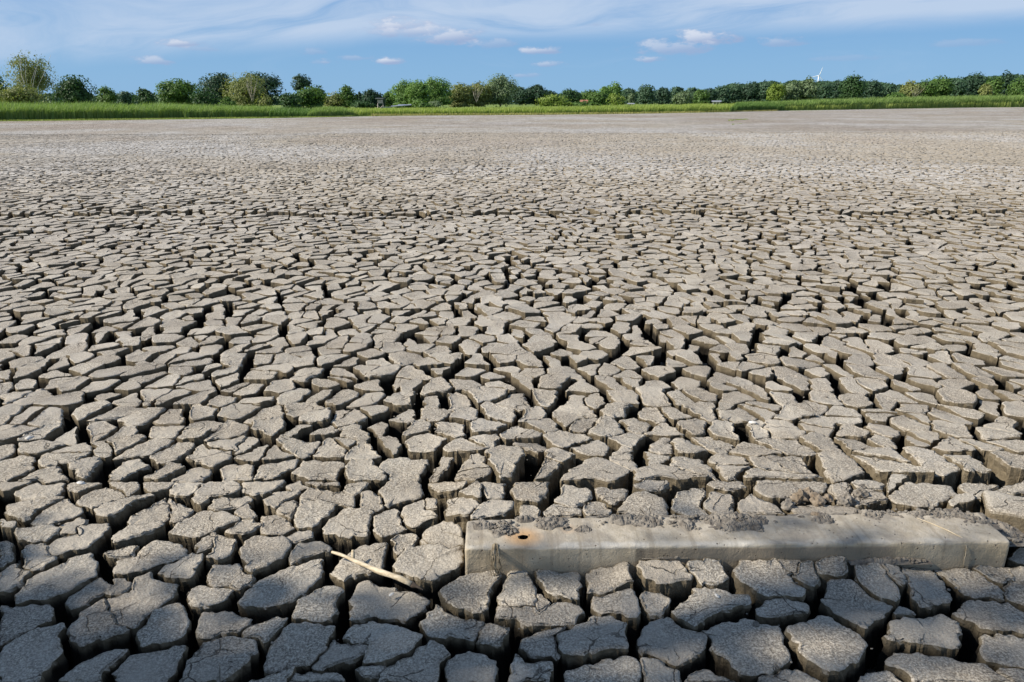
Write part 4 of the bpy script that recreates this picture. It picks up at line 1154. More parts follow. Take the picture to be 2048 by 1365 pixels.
def blades(name, px0, px1, d0, d1, dens, h, w, mat, label, sd, lean=0.25, hvar=0.25, prof=None, taper_edges=False):
    """dense stand of reeds: px range, distances behind the shore, height"""
    rg = np.random.default_rng(sd)
    a0, a1 = azel(px0, 204)[0], azel(px1, 204)[0]
    dm = shore_dist((px0 + px1) / 2) + (d0 + d1) / 2
    n = int(abs(a1 - a0) * dm * (d1 - d0) * dens)
    az = rg.uniform(a0, a1, n); px = np.interp(az, [azel(q, 204)[0] for q in range(-900, 2801, 50)], range(-900, 2801, 50))
    sdist = np.interp(px, [a for a, b in SHORE_PX], np.hypot(SHORE[:, 0], SHORE[:, 1]))
    dd = d0 + (d1 - d0) * rg.random(n) ** 1.5
    dd = dd + (2.4 if name == 'shore_grass' else 1.0) * fbm(az * dm * 0.35, dd * 0 + sd, sd, 3)
    r = sdist + dd
    x, y = r * np.sin(az), r * np.cos(az)
    hh = h(px) if callable(h) else np.full(n, h)
    hh = hh * (1 + hvar * (fbm(x * 0.35, y * 0.35, sd + 3, 3)) + rg.normal(0, 0.09, n)) * (0.8 + 0.2 * sstep(dd, d0, d0 + 1.5))
    th = rg.uniform(0, math.pi, n); ww = w * rg.uniform(0.6, 1.3, n)
    lx = lean * hh * (0.5 + rg.random(n)); ly = rg.normal(0, 0.12, n) * hh
    cx_, sx_ = np.cos(th) * ww / 2, np.sin(th) * ww / 2 * 0.6
    z0 = np.full(n, 0.02)
    v = np.empty((n, 5, 3))
    v[:, 0] = np.column_stack([x - cx_, y - sx_, z0]); v[:, 1] = np.column_stack([x + cx_, y + sx_, z0])
    v[:, 2] = np.column_stack([x + cx_ + lx * .3, y + sx_ + ly * .3, z0 + hh * .6]); v[:, 3] = np.column_stack([x - cx_ + lx * .3, y - sx_ + ly * .3, z0 + hh * .6])
    v[:, 4] = np.column_stack([x + lx, y + ly, hh * 0.98])
    b = np.arange(n) * 5
    Q = np.column_stack([b, b + 1, b + 2, b + 3]); T = np.column_stack([b + 3, b + 2, b + 4])
    o = obj(name, mesh_np(name, v.reshape(-1, 3), Q, T), mat)
    return tag(o, label, kind='stuff')


M_REED = leaf_mat('reed_green', (0.125, 0.225, 0.05), (0.29, 0.36, 0.12), 0.4)
M_REEDY = leaf_mat('reed_yellow_green', (0.22, 0.31, 0.06), (0.40, 0.44, 0.13), 0.4)
M_REEDD = leaf_mat('reed_dark', (0.088, 0.175, 0.037), (0.150, 0.237, 0.062), 0.35)
M_GRASS = leaf_mat('shore_grass', (0.18, 0.24, 0.04), (0.30, 0.34, 0.10), 0.3)
M_STRAW = leaf_mat('straw_grass', (0.25, 0.24, 0.06), (0.36, 0.33, 0.13), 0.3)


def reed_h(px):
    # height so that the tops meet the rows of the photograph
    tops = np.interp(px, [-700, 0, 300, 500, 560], [203, 207, 208.5, 212.5, 215])
    return tops
def height_for(top_px, top_py, back=3.0):
    def f(px):
        ty = np.interp(px, top_px, top_py)
        r = np.interp(px, [a for a, b in SHORE_PX], np.hypot(SHORE[:, 0], SHORE[:, 1])) + back
        out = np.empty(len(px))
        hz = 203.5 - (px - 1024) * 0.00244
        return CAMH + (hz - ty) / FPX * r * 0.953
    return f


blades('reed_bed', -500, 545, 1.6, 9, 85, height_for([-700, 0, 300, 500, 560], [203, 206.5, 208.5, 212, 215]), 0.055, M_REED, 'tall green reed bed along the left shore', 1, lean=0.28)
blades('shore_grass', -500, 760, -0.5, 2.2, 60, 0.16, 0.05, M_GRASS, 'thin strip of short pale grass below the left reeds', 2)
blades('reed_fringe', 535, 640, 1.5, 9, 60, height_for([535, 640], [214, 218]), 0.05, M_REEDD, 'lower darker reeds between the tall reeds and the mound', 3)
blades('reed_clump', 612, 706, 0.8, 6.5, 110, height_for([608, 625, 650, 680, 706, 712], [222, 215, 213, 214, 220, 226]), 0.06, M_REED, 'rounded mound of dark reeds left of the hunting stand', 4, lean=0.2, hvar=0.1)
blades('meadow_grass', 640, 1470, 1.5, 16, 42, height_for([640, 760, 1000, 1200, 1470], [217, 217, 215.5, 212.5, 207]), 0.07, M_REEDY, 'bright yellow green grass along the middle shore', 5, lean=0.15)
blades('shore_grass', 740, 1560, -1.2, 2.0, 30, 0.28, 0.07, M_STRAW, 'yellowish grass edge of the middle shore', 6)
blades('reed_clump', 1460, 1570, 0.4, 8, 70, height_for([1455, 1470, 1520, 1565, 1573], [216, 206, 204.5, 206.5, 214]), 0.09, M_REEDD, 'dark green reed clump standing out of the right shore', 7, hvar=0.1)
blades('reed_bed', 1470, 2500, 2.0, 18, 22, height_for([1460, 1570, 1700, 1850, 2048, 2600], [206, 202.5, 198.5, 195.5, 193, 190]), 0.13, M_REED, 'pale green reed bed along the right shore', 8, lean=0.15, hvar=0.18)
blades('reed_edge', 1560, 2500, 0.8, 3.5, 18, height_for([1460, 1570, 1700, 1850, 2048, 2600], [213, 209, 206, 203, 200, 198]), 0.12, M_REEDY, 'yellow green lower edge of the right reed bed', 9, lean=0.12)
blades('weed_patch', 1455, 1500, -62, -58, 9, 0.06, 0.16, M_GRASS, 'flat patch of green weeds on the far lake bed', 10, hvar=0)
blades('weed_patch', 1468, 1486, -75, -73, 9, 0.05, 0.16, M_GRASS, 'smaller patch of green weeds on the far lake bed, nearer one', 11, hvar=0)

# ------------------------------------------------------------------ trees
M_TRUNK = simple_mat('tree_bark', (0.07, 0.055, 0.04), (0.16, 0.13, 0.10), 5.0, 0.9, 0.02, 20.0)
M_BIRCH = simple_mat('birch_bark', (0.40, 0.38, 0.34), (0.62, 0.60, 0.56), 3.0, 0.8)
LM = {
 'dark': leaf_mat('leaves_dark', (0.024, 0.062, 0.018), (0.054, 0.108, 0.030), 0.25),
 'deep': leaf_mat('leaves_deep', (0.024, 0.057, 0.030), (0.049, 0.091, 0.047), 0.22),
 'mid': leaf_mat('leaves_mid', (0.054, 0.115, 0.024), (0.115, 0.189, 0.041), 0.3),
 'bright': leaf_mat('leaves_bright', (0.088, 0.176, 0.038), (0.162, 0.257, 0.061), 0.3),
 'olive': leaf_mat('leaves_olive', (0.135, 0.162, 0.047), (0.243, 0.257, 0.088), 0.3),
 'grey': leaf_mat('leaves_grey', (0.101, 0.149, 0.068), (0.176, 0.230, 0.115), 0.25),
 'yellow': leaf_mat('leaves_yellow', (0.121, 0.189, 0.027), (0.203, 0.257, 0.047), 0.3),
 'far': leaf_mat('leaves_far', (0.038, 0.085, 0.043), (0.076, 0.130, 0.068), 0.22),
}


def leaf_cards(P, Nrm, size, rg, hang=0.0):
    n = len(P)
    a = rg.normal(size=(n, 3)) * 0.4 + Nrm
    a /= np.linalg.norm(a, axis=1)[:, None] + 1e-9
    t = np.cross(a, rg.normal(size=(n, 3))); t /= np.linalg.norm(t, axis=1)[:, None] + 1e-9
    b = np.cross(a, t)
    s = size * rg.uniform(0.55, 1.35, n)[:, None]
    k = rg.uniform(0.5, 0.9, n)[:, None]
    if hang:
        t[:, 2] *= 1 + hang; t /= np.linalg.norm(t, axis=1)[:, None]; k = k / (1 + hang)
    v = np.stack([P - t * s, P - b * s * k + t * s * .15, P + t * s, P + b * s * k - t * s * .1], 1)
    return v.reshape(-1, 3), np.arange(n * 4).reshape(-1, 4)


def crown_cloud(rg, W, H, z0, nl, n, kind, D=None):
    """leaf positions in many clumps spread through the crown's envelope"""
    D = D or W
    lob = []
    for k in range(nl):
        for tries in range(20):
            u = rg.normal(size=3); u /= np.linalg.norm(u); q = rg.random() ** 0.45
            p = u * q
            if kind == 'column' : w = 1.0
            zz = p[2]
            if kind in ('dome', 'willow') and zz < -0.2: p[2] = zz * 0.9
            if kind == 'cone':
                zz = rg.random(); rr = (1 - zz) * rg.random() ** 0.5; a = rg.uniform(0, 6.28); p = np.array([rr * math.cos(a), rr * math.sin(a), zz * 2 - 1])
            break
        lr = (0.26 + 0.2 * rg.random()) * (1.15 - 0.3 * abs(p[2]))
        c = np.array([p[0] * (1 - lr) * W / 2, p[1] * (1 - lr) * D / 2, z0 + H / 2 + p[2] * (1 - lr * .8) * H / 2])
        lob.append((c, lr * W * 0.6, lr * D * 0.6, lr * min(H, W) * 0.55))
    per = n // nl; P = []; N_ = []
    for c, rx, ry, rz in lob:
        u = rg.normal(size=(per, 3)); u /= np.linalg.norm(u, axis=1)[:, None]
        u[:, 2] = np.where(u[:, 2] < -0.3, -u[:, 2] * rg.random(per), u[:, 2])
        q = rg.uniform(0.6, 1.08, per)[:, None]
        P.append(c + u * q * np.array([rx, ry, rz])); N_.append(u + np.array([0, 0, .25]))
    # broken outline: stray sprays
    P = np.concatenate(P); N_ = np.concatenate(N_)
    d = P - np.array([0, 0, z0 + H * .45]); az_ = np.arctan2(d[:, 1], d[:, 0]); ez = np.arctan2(d[:, 2], np.hypot(d[:, 0], d[:, 1]))
    o = rg.uniform(0, 90); k = 1 + 0.34 * fbm(np.cos(az_) * 1.9 + o, np.sin(az_) * 1.9 + ez * 2.2 + o, int(o), 3)
    P = np.array([0, 0, z0 + H * .45]) + d * k[:, None]
    return P, N_, lob


TREES = []
def tree(name, px0, px1, top, dist, mat, label, cat='tree', kind='dome', n=2600, nl=26, base=None, bare=0.1, leaf=None, sd=None, hang=0.0, group=None, bark=None, skirt=None):
    sd = sd if sd is not None else len(TREES) * 13 + 7
    n = int(n * 2.1); rg = np.random.default_rng(sd); mg = (px1 - px0) * .06; px0 -= mg; px1 += mg; top -= 1.5
    pc = (px0 + px1) / 2
    L_ = at_dist(pc, dist); W = abs((at_dist(px1, dist) - at_dist(px0, dist)).length)
    ztop = at_dist(pc, dist, top).z
    z0 = ztop * bare if base is None else base
    H = ztop - z0
    t = empty(name, (L_.x, L_.y, 0.05), rg.uniform(0, 6))
    leaf = (leaf or dist * 0.0014) * 0.85
    P, N_, lob = crown_cloud(rg, W, H, z0, nl, n, kind, W * 0.9)
    if skirt:
        # lower branches reaching to the ground
        P2, N2, l2 = crown_cloud(rg, W * skirt, ztop * 0.45, 0.1, max(6, nl // 3), n // 3, 'dome'); P = np.vstack([P, P2]); N_ = np.vstack([N_, N2])
    m_ = n // 14
    u = rg.normal(size=(m_, 3)); u /= np.linalg.norm(u, axis=1)[:, None]; u[:, 2] = np.abs(u[:, 2]) * np.where(rg.random(m_) < .75, 1, -1)
    S_ = u * np.array([W / 2, W / 2, H / 2]) * rg.uniform(0.85, 1.06, m_)[:, None] + np.array([0, 0, z0 + H / 2])
    if kind != 'cone': P = np.vstack([P, S_]); N_ = np.vstack([N_, u])
    P[:, 2] = np.maximum(P[:, 2], 0.05)
    v, q = leaf_cards(P, N_, leaf, rg, hang)
    obj('crown', mesh_np('crown', v, q), LM[mat], t)
    # trunk with limbs to the clumps
    b = Batch(); tr = max(0.12, ztop * 0.02)
    hz = z0 + H * 0.62
    V, Q, T = tube([(0, 0, -0.1), (0.03 * W * rg.normal(), 0, z0 * .6 + .3), (0.05 * W * rg.normal(), 0.04 * W * rg.normal(), z0 + H * .3), (0, 0, hz), (0, 0, z0 + H * .86)], [tr * 1.3, tr, tr * .8, tr * .5, tr * .15], 7, rough=.1)
    b.add(V, Q, T)
    for c, rx, ry, rz in lob[:12]:
        z_ = z0 + (c[2] - z0) * 0.45
        V, Q, T = tube([(0, 0, z_), tuple(np.array([0, 0, z_]) * .4 + c * .6 + np.array([0, 0, -.04 * H])), tuple(c)], [tr * .45, tr * .28, tr * .08], 5)
        b.add(V, Q, T)
    obj('trunk', b.mesh('trunk', True), bark or M_TRUNK, t)
    tag(t, label, cat, group)
    TREES.append(t)
    return t


G1 = 'trees behind the left reeds'; G2 = 'trees behind the middle meadow'; G3 = 'trees behind the right reeds'
tree('broadleaf_tree', -60, 28, 147, 128, 'dark', 'dark tree cut by the left edge of the view, left of the birch', n=2600, group=G1, skirt=.9)
tree('broadleaf_tree', -190, -70, 140, 132, 'mid', 'green tree beyond the left edge of the view', n=2000, group=G1, skirt=.9)
tree('birch_tree', 20, 120, 104, 118, 'olive', 'tallest wispy olive birch at the far left', 'birch', n=3000, nl=44, bare=.12, hang=.9, leaf=.17, group=G1, bark=M_BIRCH, sd=71)
tree('bush', -25, 98, 166, 112, 'olive', 'olive bushes at the foot of the birch', 'bush', n=2200, nl=22, base=.1, group=G1)
tree('broadleaf_tree', 112, 196, 152, 122, 'dark', 'dark round tree just right of the birch', n=3600, nl=30, bare=.06, group=G1, skirt=1.0, sd=5)
tree('broadleaf_tree', 192, 238, 176, 128, 'mid', 'small tree right of the dark round tree', n=1500, bare=.05, group=G1, skirt=1)
tree('broadleaf_tree', 232, 274, 185, 230, 'far', 'far bluish tree in the gap between two small trees', n=1300, bare=.05, group=G1, skirt=1)
tree('broadleaf_tree', 266, 314, 181, 128, 'dark', 'small dark pointed tree before the first large group', n=1600, bare=.05, kind='dome', group=G1, skirt=1)
tree('broadleaf_tree', 316, 398, 160, 132, 'mid', 'broad mid green tree at the left of the large group', n=3400, nl=30, bare=.08, group=G1, skirt=1)
tree('broadleaf_tree', 384, 440, 176, 126, 'dark', 'lower tree in front of the tall dark pair', n=1700, bare=.05, group=G1, skirt=1)
tree('poplar_tree', 398, 484, 148, 175, 'deep', 'tall dark tree, left one of the tall dark pair', n=3600, nl=34, bare=.08, group=G1, skirt=.9)
tree('poplar_tree', 478, 566, 147, 172, 'deep', 'tall dark tree, right one of the tall dark pair', n=3600, nl=34, bare=.08, group=G1, skirt=.9)
tree('willow_tree', 448, 535, 147, 140, 'olive', 'olive willow with pale twigs standing before the tall dark pair', 'willow', n=3600, nl=34, bare=.04, hang=.5, group=G1, skirt=1.0)
tree('bush', 438, 474, 196, 122, 'mid', 'low green bush at the foot of the olive willow', 'bush', n=700, nl=10, base=.1, group=G1)
tree('bush', 512, 545, 188, 130, 'olive', 'small olive bush right of the olive willow', 'bush', n=800, nl=10, base=.1, group=G1)
tree('broadleaf_tree', 587, 626, 151, 170, 'deep', 'narrow tall dark tree rising above green trees', n=1900, nl=16, bare=.45, group=G1)
tree('broadleaf_tree', 560, 604, 187, 135, 'dark', 'dark small tree left of the mid green one', n=1400, bare=.1, group=G1, skirt=1)
tree('broadleaf_tree', 590, 652, 176, 140, 'mid', 'green tree below the narrow tall dark tree', n=2600, bare=.08, group=G1, skirt=1)
tree('broadleaf_tree', 618, 652, 172, 160, 'dark', 'dark tree right behind the narrow tall one', n=1200, bare=.1, group=G1, skirt=1)
tree('broadleaf_tree', 645, 688, 186, 145, 'olive', 'low olive tree between two green trees', n=1500, bare=.05, group=G1, skirt=1)
tree('broadleaf_tree', 676, 712, 174, 145, 'mid', 'pointed green tree left of the spruces', n=1800, bare=.05, group=G1, skirt=1)
tree('spruce_tree', 709, 719, 185, 170, 'deep', 'slim spruce, left one of two beside the hunting stand', 'spruce', kind='cone', n=700, nl=16, bare=.05, group='two slim spruces')
tree('spruce_tree', 714, 727, 183, 172, 'deep', 'slim spruce, right one of two beside the hunting stand', 'spruce', kind='cone', n=700, nl=16, bare=.05, group='two slim spruces')
tree('broadleaf_tree', 724, 758, 180, 165, 'deep', 'dark tree behind the left of the hunting stand', n=1900, bare=.05, group=G2, skirt=1)
tree('broadleaf_tree', 748, 772, 187, 165, 'deep', 'small dark tree right behind the hunting stand', n=1000, bare=.05, group=G2, skirt=1)
tree('broadleaf_tree', 764, 792, 186, 172, 'mid', 'small tree between the hunting stand and the bright willows', n=1000, bare=.05, group=G2, skirt=1)
tree('bush', 700, 752, 203, 130, 'dark', 'low dark bushes left of the hunting stand', 'bush', n=700, nl=10, base=.1, group=G2)
tree('willow_tree', 783, 842, 165, 145, 'bright', 'bright green willow, left of the three bright willows', 'willow', n=3000, nl=30, bare=.03, hang=.4, group='bright willows', skirt=1.0)
tree('willow_tree', 812, 866, 162, 141, 'bright', 'bright green willow, middle of the three bright willows', 'willow', n=2800, nl=30, bare=.03, hang=.4, group='bright willows', skirt=1.0)
tree('willow_tree', 845, 906, 157, 146, 'bright', 'bright green willow, right and tallest of the three bright willows', 'willow', n=3200, nl=32, bare=.03, hang=.3, group='bright willows', skirt=1.0)
tree('bush', 826, 868, 206, 128, 'mid', 'low rounded bush in front of the bright willows', 'bush', n=600, nl=8, base=.1, group=G2)
tree('bush', 856, 886, 204, 129, 'grey', 'small bush right of the rounded bush at the willows', 'bush', n=500, nl=8, base=.1, group=G2)
tree('broadleaf_tree', 896, 945, 168, 150, 'olive', 'olive tree right of the bright willows', n=2600, nl=26, bare=.05, group=G2, skirt=1)
tree('broadleaf_tree', 935, 982, 166, 152, 'olive', 'olive tree with bare twigs left of the grey willow', n=2200, nl=26, bare=.05, group=G2, skirt=1, sd=300)
tree('willow_tree', 965, 1036, 151, 155, 'grey', 'tall grey green willow in the middle of the view', 'willow', n=3600, nl=30, bare=.03, hang=.2, group=G2, skirt=1)
tree('broadleaf_tree', 1022, 1064, 177, 300, 'deep', 'dark far tree right of the grey willow', n=2000, bare=.02, group=G2, skirt=1)
tree('broadleaf_tree', 1050, 1098, 173, 300, 'deep', 'dark far tree with the highest top in its row', n=2200, bare=.02, group=G2, skirt=1)
tree('broadleaf_tree', 1088, 1116, 183, 310, 'deep', 'lower dark far tree at the right of its row', n=1300, bare=.02, group=G2, skirt=1)
tree('bush', 1074, 1140, 191, 150, 'yellow', 'broad dome of yellow green shrubs at the meadow edge', 'bush', n=2200, nl=20, base=.1, group=G2)
tree('broadleaf_tree', 1116, 1162, 181, 190, 'dark', 'dark flat topped tree right of the shrub dome', n=2000, bare=.03, group=G2, skirt=1)
tree('broadleaf_tree', 1158, 1200, 181, 320, 'mid', 'far green tree behind the red roof', n=1500, bare=.02, group=G2, skirt=1)
tree('broadleaf_tree', 1176, 1216, 186, 190, 'mid', 'round green tree right of the red roof', n=1900, bare=.03, group=G2, skirt=1)
tree('broadleaf_tree', 1194, 1226, 176, 230, 'bright', 'light green tree left of the tallest light tree', n=1500, bare=.03, group=G2, skirt=1)
tree('broadleaf_tree', 1212, 1244, 166, 240, 'bright', 'tallest light green tree right of the middle', n=2000, bare=.05, group=G2, skirt=1)
tree('bush', 1214, 1250, 190, 185, 'yellow', 'yellow green bush in front of the tallest light tree', 'bush', n=1300, nl=12, base=.1, group=G2)
for k, (a_, b_, tp_, mt_, d_, lb) in enumerate([
    (1240, 1274, 178, 'far', 330, 'far tree right of the tallest light tree'), (1256, 1270, 189, 'grey', 300, 'small grey tree above the pale shed'), (1272, 1312, 171, 'far', 320, 'far tall tree above the pale shed'),
    (1304, 1342, 178, 'deep', 340, 'dark far tree left of the round grey willow'), (1336, 1368, 175, 'far', 360, 'far tree behind the round grey willow'), (1346, 1386, 186, 'grey', 260, 'round grey willow at the meadow edge'),
    (1364, 1402, 177, 'far', 360, 'far tree right behind the round grey willow'), (1386, 1418, 182, 'mid', 300, 'mid green tree right of the round grey willow'), (1398, 1436, 179, 'deep', 360, 'dark tree where the far tree line dips'),
    (1424, 1462, 174, 'far', 370, 'far tree where the wooded rise begins'), (1450, 1492, 168, 'far', 380, 'second tree of the wooded rise'), (1480, 1520, 165, 'deep', 380, 'dark tree on the wooded rise'),
    (1508, 1546, 165, 'far', 380, 'tree on the rise left of the yellow green tree'), (1532, 1568, 168, 'yellow', 270, 'yellow green tree in front of the wooded rise'),
    (1564, 1602, 164, 'grey', 275, 'left one of the two grey green willows below the wind turbine'), (1588, 1640, 160, 'grey', 278, 'right one of the two grey green willows below the wind turbine'),
    (1628, 1662, 163, 'far', 330, 'tree right of the grey green willows'), (1652, 1690, 162, 'deep', 380, 'dark tree left of the big layered tree'), (1676, 1729, 152, 'dark', 285, 'big dark layered tree standing higher than the wood'),
    (1722, 1762, 163, 'deep', 380, 'dark tree right of the big layered tree'), (1752, 1792, 168, 'far', 390, 'tree where the far wood slopes down'), (1780, 1812, 172, 'far', 390, 'lowest tree before the bare twig tree'),
    (1770, 1812, 187, 'mid', 260, 'low green bushes at the right reeds'), (1796, 1842, 164, 'olive', 270, 'olive tree with bare twigs at the right'), (1826, 1872, 160, 'mid', 300, 'green tree right of the olive one'),
    (1846, 1902, 154, 'mid', 310, 'broad green tree on the right rise'), (1888, 1932, 156, 'far', 330, 'tree left of the highest right wood'), (1918, 1972, 146, 'deep', 340, 'tall dark tree in the right wood'),
    (1954, 1982, 168, 'olive', 270, 'light olive shrub in the right wood'), (1962, 2002, 155, 'mid', 320, 'green tree right of the light olive shrub'), (1984, 2024, 144, 'deep', 345, 'highest dark tree of the right wood'),
    (2010, 2052, 158, 'mid', 310, 'green tree near the right edge of the view'), (2030, 2090, 145, 'deep', 345, 'dark tree cut by the right edge of the view'), (2080, 2160, 150, 'mid', 330, 'green tree beyond the right edge of the view'),
    (2140, 2240, 148, 'far', 340, 'farthest right tree beyond the view')]):
    nm = 'willow_tree' if 'willow' in lb and 'grey' == mt_ else ('bush' if 'bush' in lb or 'shrub' in lb else 'broadleaf_tree')
    tree(nm, a_, b_, tp_, d_, mt_, lb, cat='bush' if nm == 'bush' else ('willow' if nm == 'willow_tree' else 'tree'), n=int(700 + 34 * (b_ - a_)), nl=34, bare=.03, group=G3, skirt=1, sd=1000 + k, leaf=d_ * .0013)

# pale bare twigs in the two olive crowns
M_TWIG = simple_mat('pale_twigs', (.30, .26, .20), (.45, .40, .32), 3.0)
for ti, (pc, top, dist, sp) in enumerate([(508, 150, 136, 1.2), (955, 168, 148, 1.2), (1822, 164, 262, 1.8), (66, 112, 117, 1.8)]):
    cand = min(TREES, key=lambda o: (Vector((o.location.x, o.location.y, 0)) - Vector((at_dist(pc, dist).x, at_dist(pc, dist).y, 0))).length)
    b = Batch(); rg = np.random.default_rng(ti + 50); zt = at_dist(pc, dist, top).z
    base = at_dist(pc, dist); M_ = cand.matrix_world if False else Matrix.Translation(cand.location) @ Matrix.Rotation(cand.rotation_euler.z, 4, 'Z')
    Mi = M_.inverted()
    for k in range(9):
        x, y = rg.normal(0, sp * .45), rg.normal(0, .5) - .8
        p0 = Vector((base.x + x * .2, base.y - .8, zt * rg.uniform(.3, .5))); p2 = Vector((base.x + x * 1.4, base.y + y, zt * rg.uniform(.7, 1.03)))
        p1 = p0.lerp(p2, .55) + Vector((x * .15, -.5, 0))
        V, Q, T = tube([Mi @ p0, Mi @ p1, Mi @ p2], [.035, .025, .01], 4); b.add(V, Q, T)
    obj('bare_twigs', b.mesh('bare_twigs'), M_TWIG if ti != 3 else M_BIRCH, cand)

# distant wood closing the horizon behind the single trees
def wood(name, pts, dist, depth, mat, label, n, leaf, sd):
    rg = np.random.default_rng(sd)
    px = rg.uniform(pts[0][0], pts[-1][0], n); tp = np.interp(px, [p[0] for p in pts], [p[1] for p in pts])
    cell = 14.0
    hump = np.abs(np.sin(px / cell + 1.5 * np.sin(px / 37.0))) * 3.0 + 4 * vnoise(px / 22.0, px * 0, sd) + 2.5 * vnoise(px / 6.0, px * 0 + 9, sd)
    d = dist + depth * rg.random(n)
    ztop = np.array([at_dist(a_, c_, b_).z for a_, b_, c_ in zip(px, tp + 2.5 - hump * .8, d)])
    z = ztop * (1 - 0.97 * rg.random(n) ** 1.6)
    az = np.array([azel(a_, 204)[0] for a_ in px])
    P = np.column_stack([d * np.sin(az), d * np.cos(az), z])
    u = rg.normal(size=(n, 3)) * .5 + np.array([0, -.5, .8]) + 1.2 * np.column_stack([vnoise(px / 5, z / 3, sd + 1), 0 * px, vnoise(px / 5, z / 3, sd + 2)])
    u /= np.linalg.norm(u, axis=1)[:, None]
    v, q = leaf_cards(P, u, leaf, rg)
    return tag(obj(name, mesh_np(name, v, q), mat), label, kind='stuff')


wood('distant_wood', [(-300, 190), (0, 186), (230, 192), (400, 190), (600, 192), (760, 194), (1000, 186), (1060, 181), (1130, 188), (1240, 184), (1340, 184), (1420, 185), (1440, 180)], 420, 60, LM['far'], 'low dark wood behind the left and middle trees', 36000, .8, 4)
wood('distant_wood', [(1420, 184), (1460, 170), (1520, 166), (1600, 163), (1700, 163), (1760, 166), (1810, 174), (1850, 162), (1940, 154), (2060, 152), (2400, 148)], 470, 70, LM['far'], 'dense wood on the rise at the right under the wind turbine', 46000, .9, 5)

# ------------------------------------------------------------------ hunting stand and shed
M_WOODL = simple_mat('grey_boards', (0.36, 0.31, 0.26), (0.50, 0.44, 0.38), 6.0, 0.85)
M_WOODD = simple_mat('dark_boards', (0.05, 0.04, 0.035), (0.10, 0.08, 0.07), 6.0, 0.85)
M_ROOFD = simple_mat('dark_roof_felt', (0.05, 0.055, 0.06), (0.09, 0.095, 0.10), 3.0, 0.8)
M_ROOFG = simple_mat('grey_roof_sheet', (0.16, 0.18, 0.21), (0.24, 0.26, 0.29), 3.0, 0.6)
M_WHITE = simple_mat('white_paint', (0.74, 0.75, 0.76), (0.82, 0.82, 0.82), 2.0, 0.5)
M_BLACK = simple_mat('dark_opening', (0.01, 0.01, 0.01), (0.02, 0.02, 0.02), 2.0, 0.9)
M_TILE = simple_mat('red_tiles', (0.26, 0.10, 0.065), (0.36, 0.15, 0.09), 4.0, 0.8)
M_PLAST = simple_mat('pale_plaster', (0.5, 0.46, 0.4), (0.62, 0.58, 0.52), 2.0, 0.8)


def boxv(x0, x1, y0, y1, z0, z1):
    V = np.array([(x, y, z) for z in (z0, z1) for y in (y0, y1) for x in (x0, x1)], float)
    Q = np.array([(0, 2, 3, 1), (4, 5, 7, 6), (0, 1, 5, 4), (2, 6, 7, 3), (0, 4, 6, 2), (1, 3, 7, 5)])
    return V, Q


def part(name, boxes, mat, parent):
    b = Batch()
    for bx_ in boxes:
        if len(bx_) == 6: V, Q = boxv(*bx_); b.add(V, Q)
        else: V, Q, T = tube(bx_[0], [bx_[1]] * len(bx_[0]), 4); b.add(V, Q, T)
    return obj(name, b.mesh(name), mat, parent)


D_ = 128.0
px1m = FPX / D_ / 0.953          # pixels per metre there
c = at_dist(760.5, D_)
z_ = lambda py: at_dist(760.5, D_, py).z
hs = empty('hunting_stand', (c.x, c.y, 0.0), -math.atan2(c.x, c.y))
zb, zt_, zr = z_(207.3), z_(200), z_(197.2)
w2 = 5.2 / px1m
cab = part('cabin', [(-w2, -w2 + .04, -.6, .6, zb, zt_), (w2 - .04, w2, -.6, .6, zb, zt_), (-w2 + .04, w2 - .04, .56, .6, zb, zt_), (-w2 + .04, w2 - .04, -.6, -.56, zb, zt_)], M_WOODL, hs)
for k in range(5): part('board', [(-w2 + .05 + k * (2 * w2 - .1) / 5, -w2 + .03 + (k + 1) * (2 * w2 - .1) / 5, -.63, -.602, zb + .03, zt_ - .03)], M_WOODL, cab)
part('window_opening', [(w2 + .002, w2 + .02, -.35, .35, zb + .35, zt_ - .12)], M_BLACK, cab)
part('roof', [(-w2 - .32, w2 + .42, -.85, .85, zr, zr + .10), (-w2 - .2, w2 + .25, -.7, .7, zr + .10, zr + .16)], M_ROOFD, hs)
part('fascia', [(-w2 - .34, w2 + .1, -.88, -.855, zr - .09, zr + .03)], M_WOODL, hs)
for bx_ in [(-w2, -w2 + .05, -.55, -.5, zt_, zr), (w2 - .05, w2, -.55, -.5, zt_, zr), (-w2, -w2 + .05, .5, .55, zt_, zr), (w2 - .05, w2, .5, .55, zt_, zr)]: part('post', [bx_], M_WOODD, hs)
for sx in (-1, 1):
    for sy in (-1, 1): part('leg', [([(sx * w2 * .96, sy * .55, zb), (sx * w2 * 1.15, sy * .75, 0)], .055)], M_WOODL, hs)
part('brace', [([(-w2, -.58, zb * .82), (w2 * 1.1, -.7, .3)], .045)], M_WOODL, hs)
part('brace', [([(w2, -.58, zb * .82), (-w2 * 1.1, -.7, .3)], .045)], M_WOODL, hs)
part('ladder', [([(w2 + .5, -.1, 0), (w2 + .02, -.1, zb)], .03), ([(w2 + .5, .3, 0), (w2 + .02, .3, zb)], .03)], M_WOODD, hs)
tag(hs, 'small wooden hunting stand with dark roof on crossed legs among the trees', 'hunting stand')

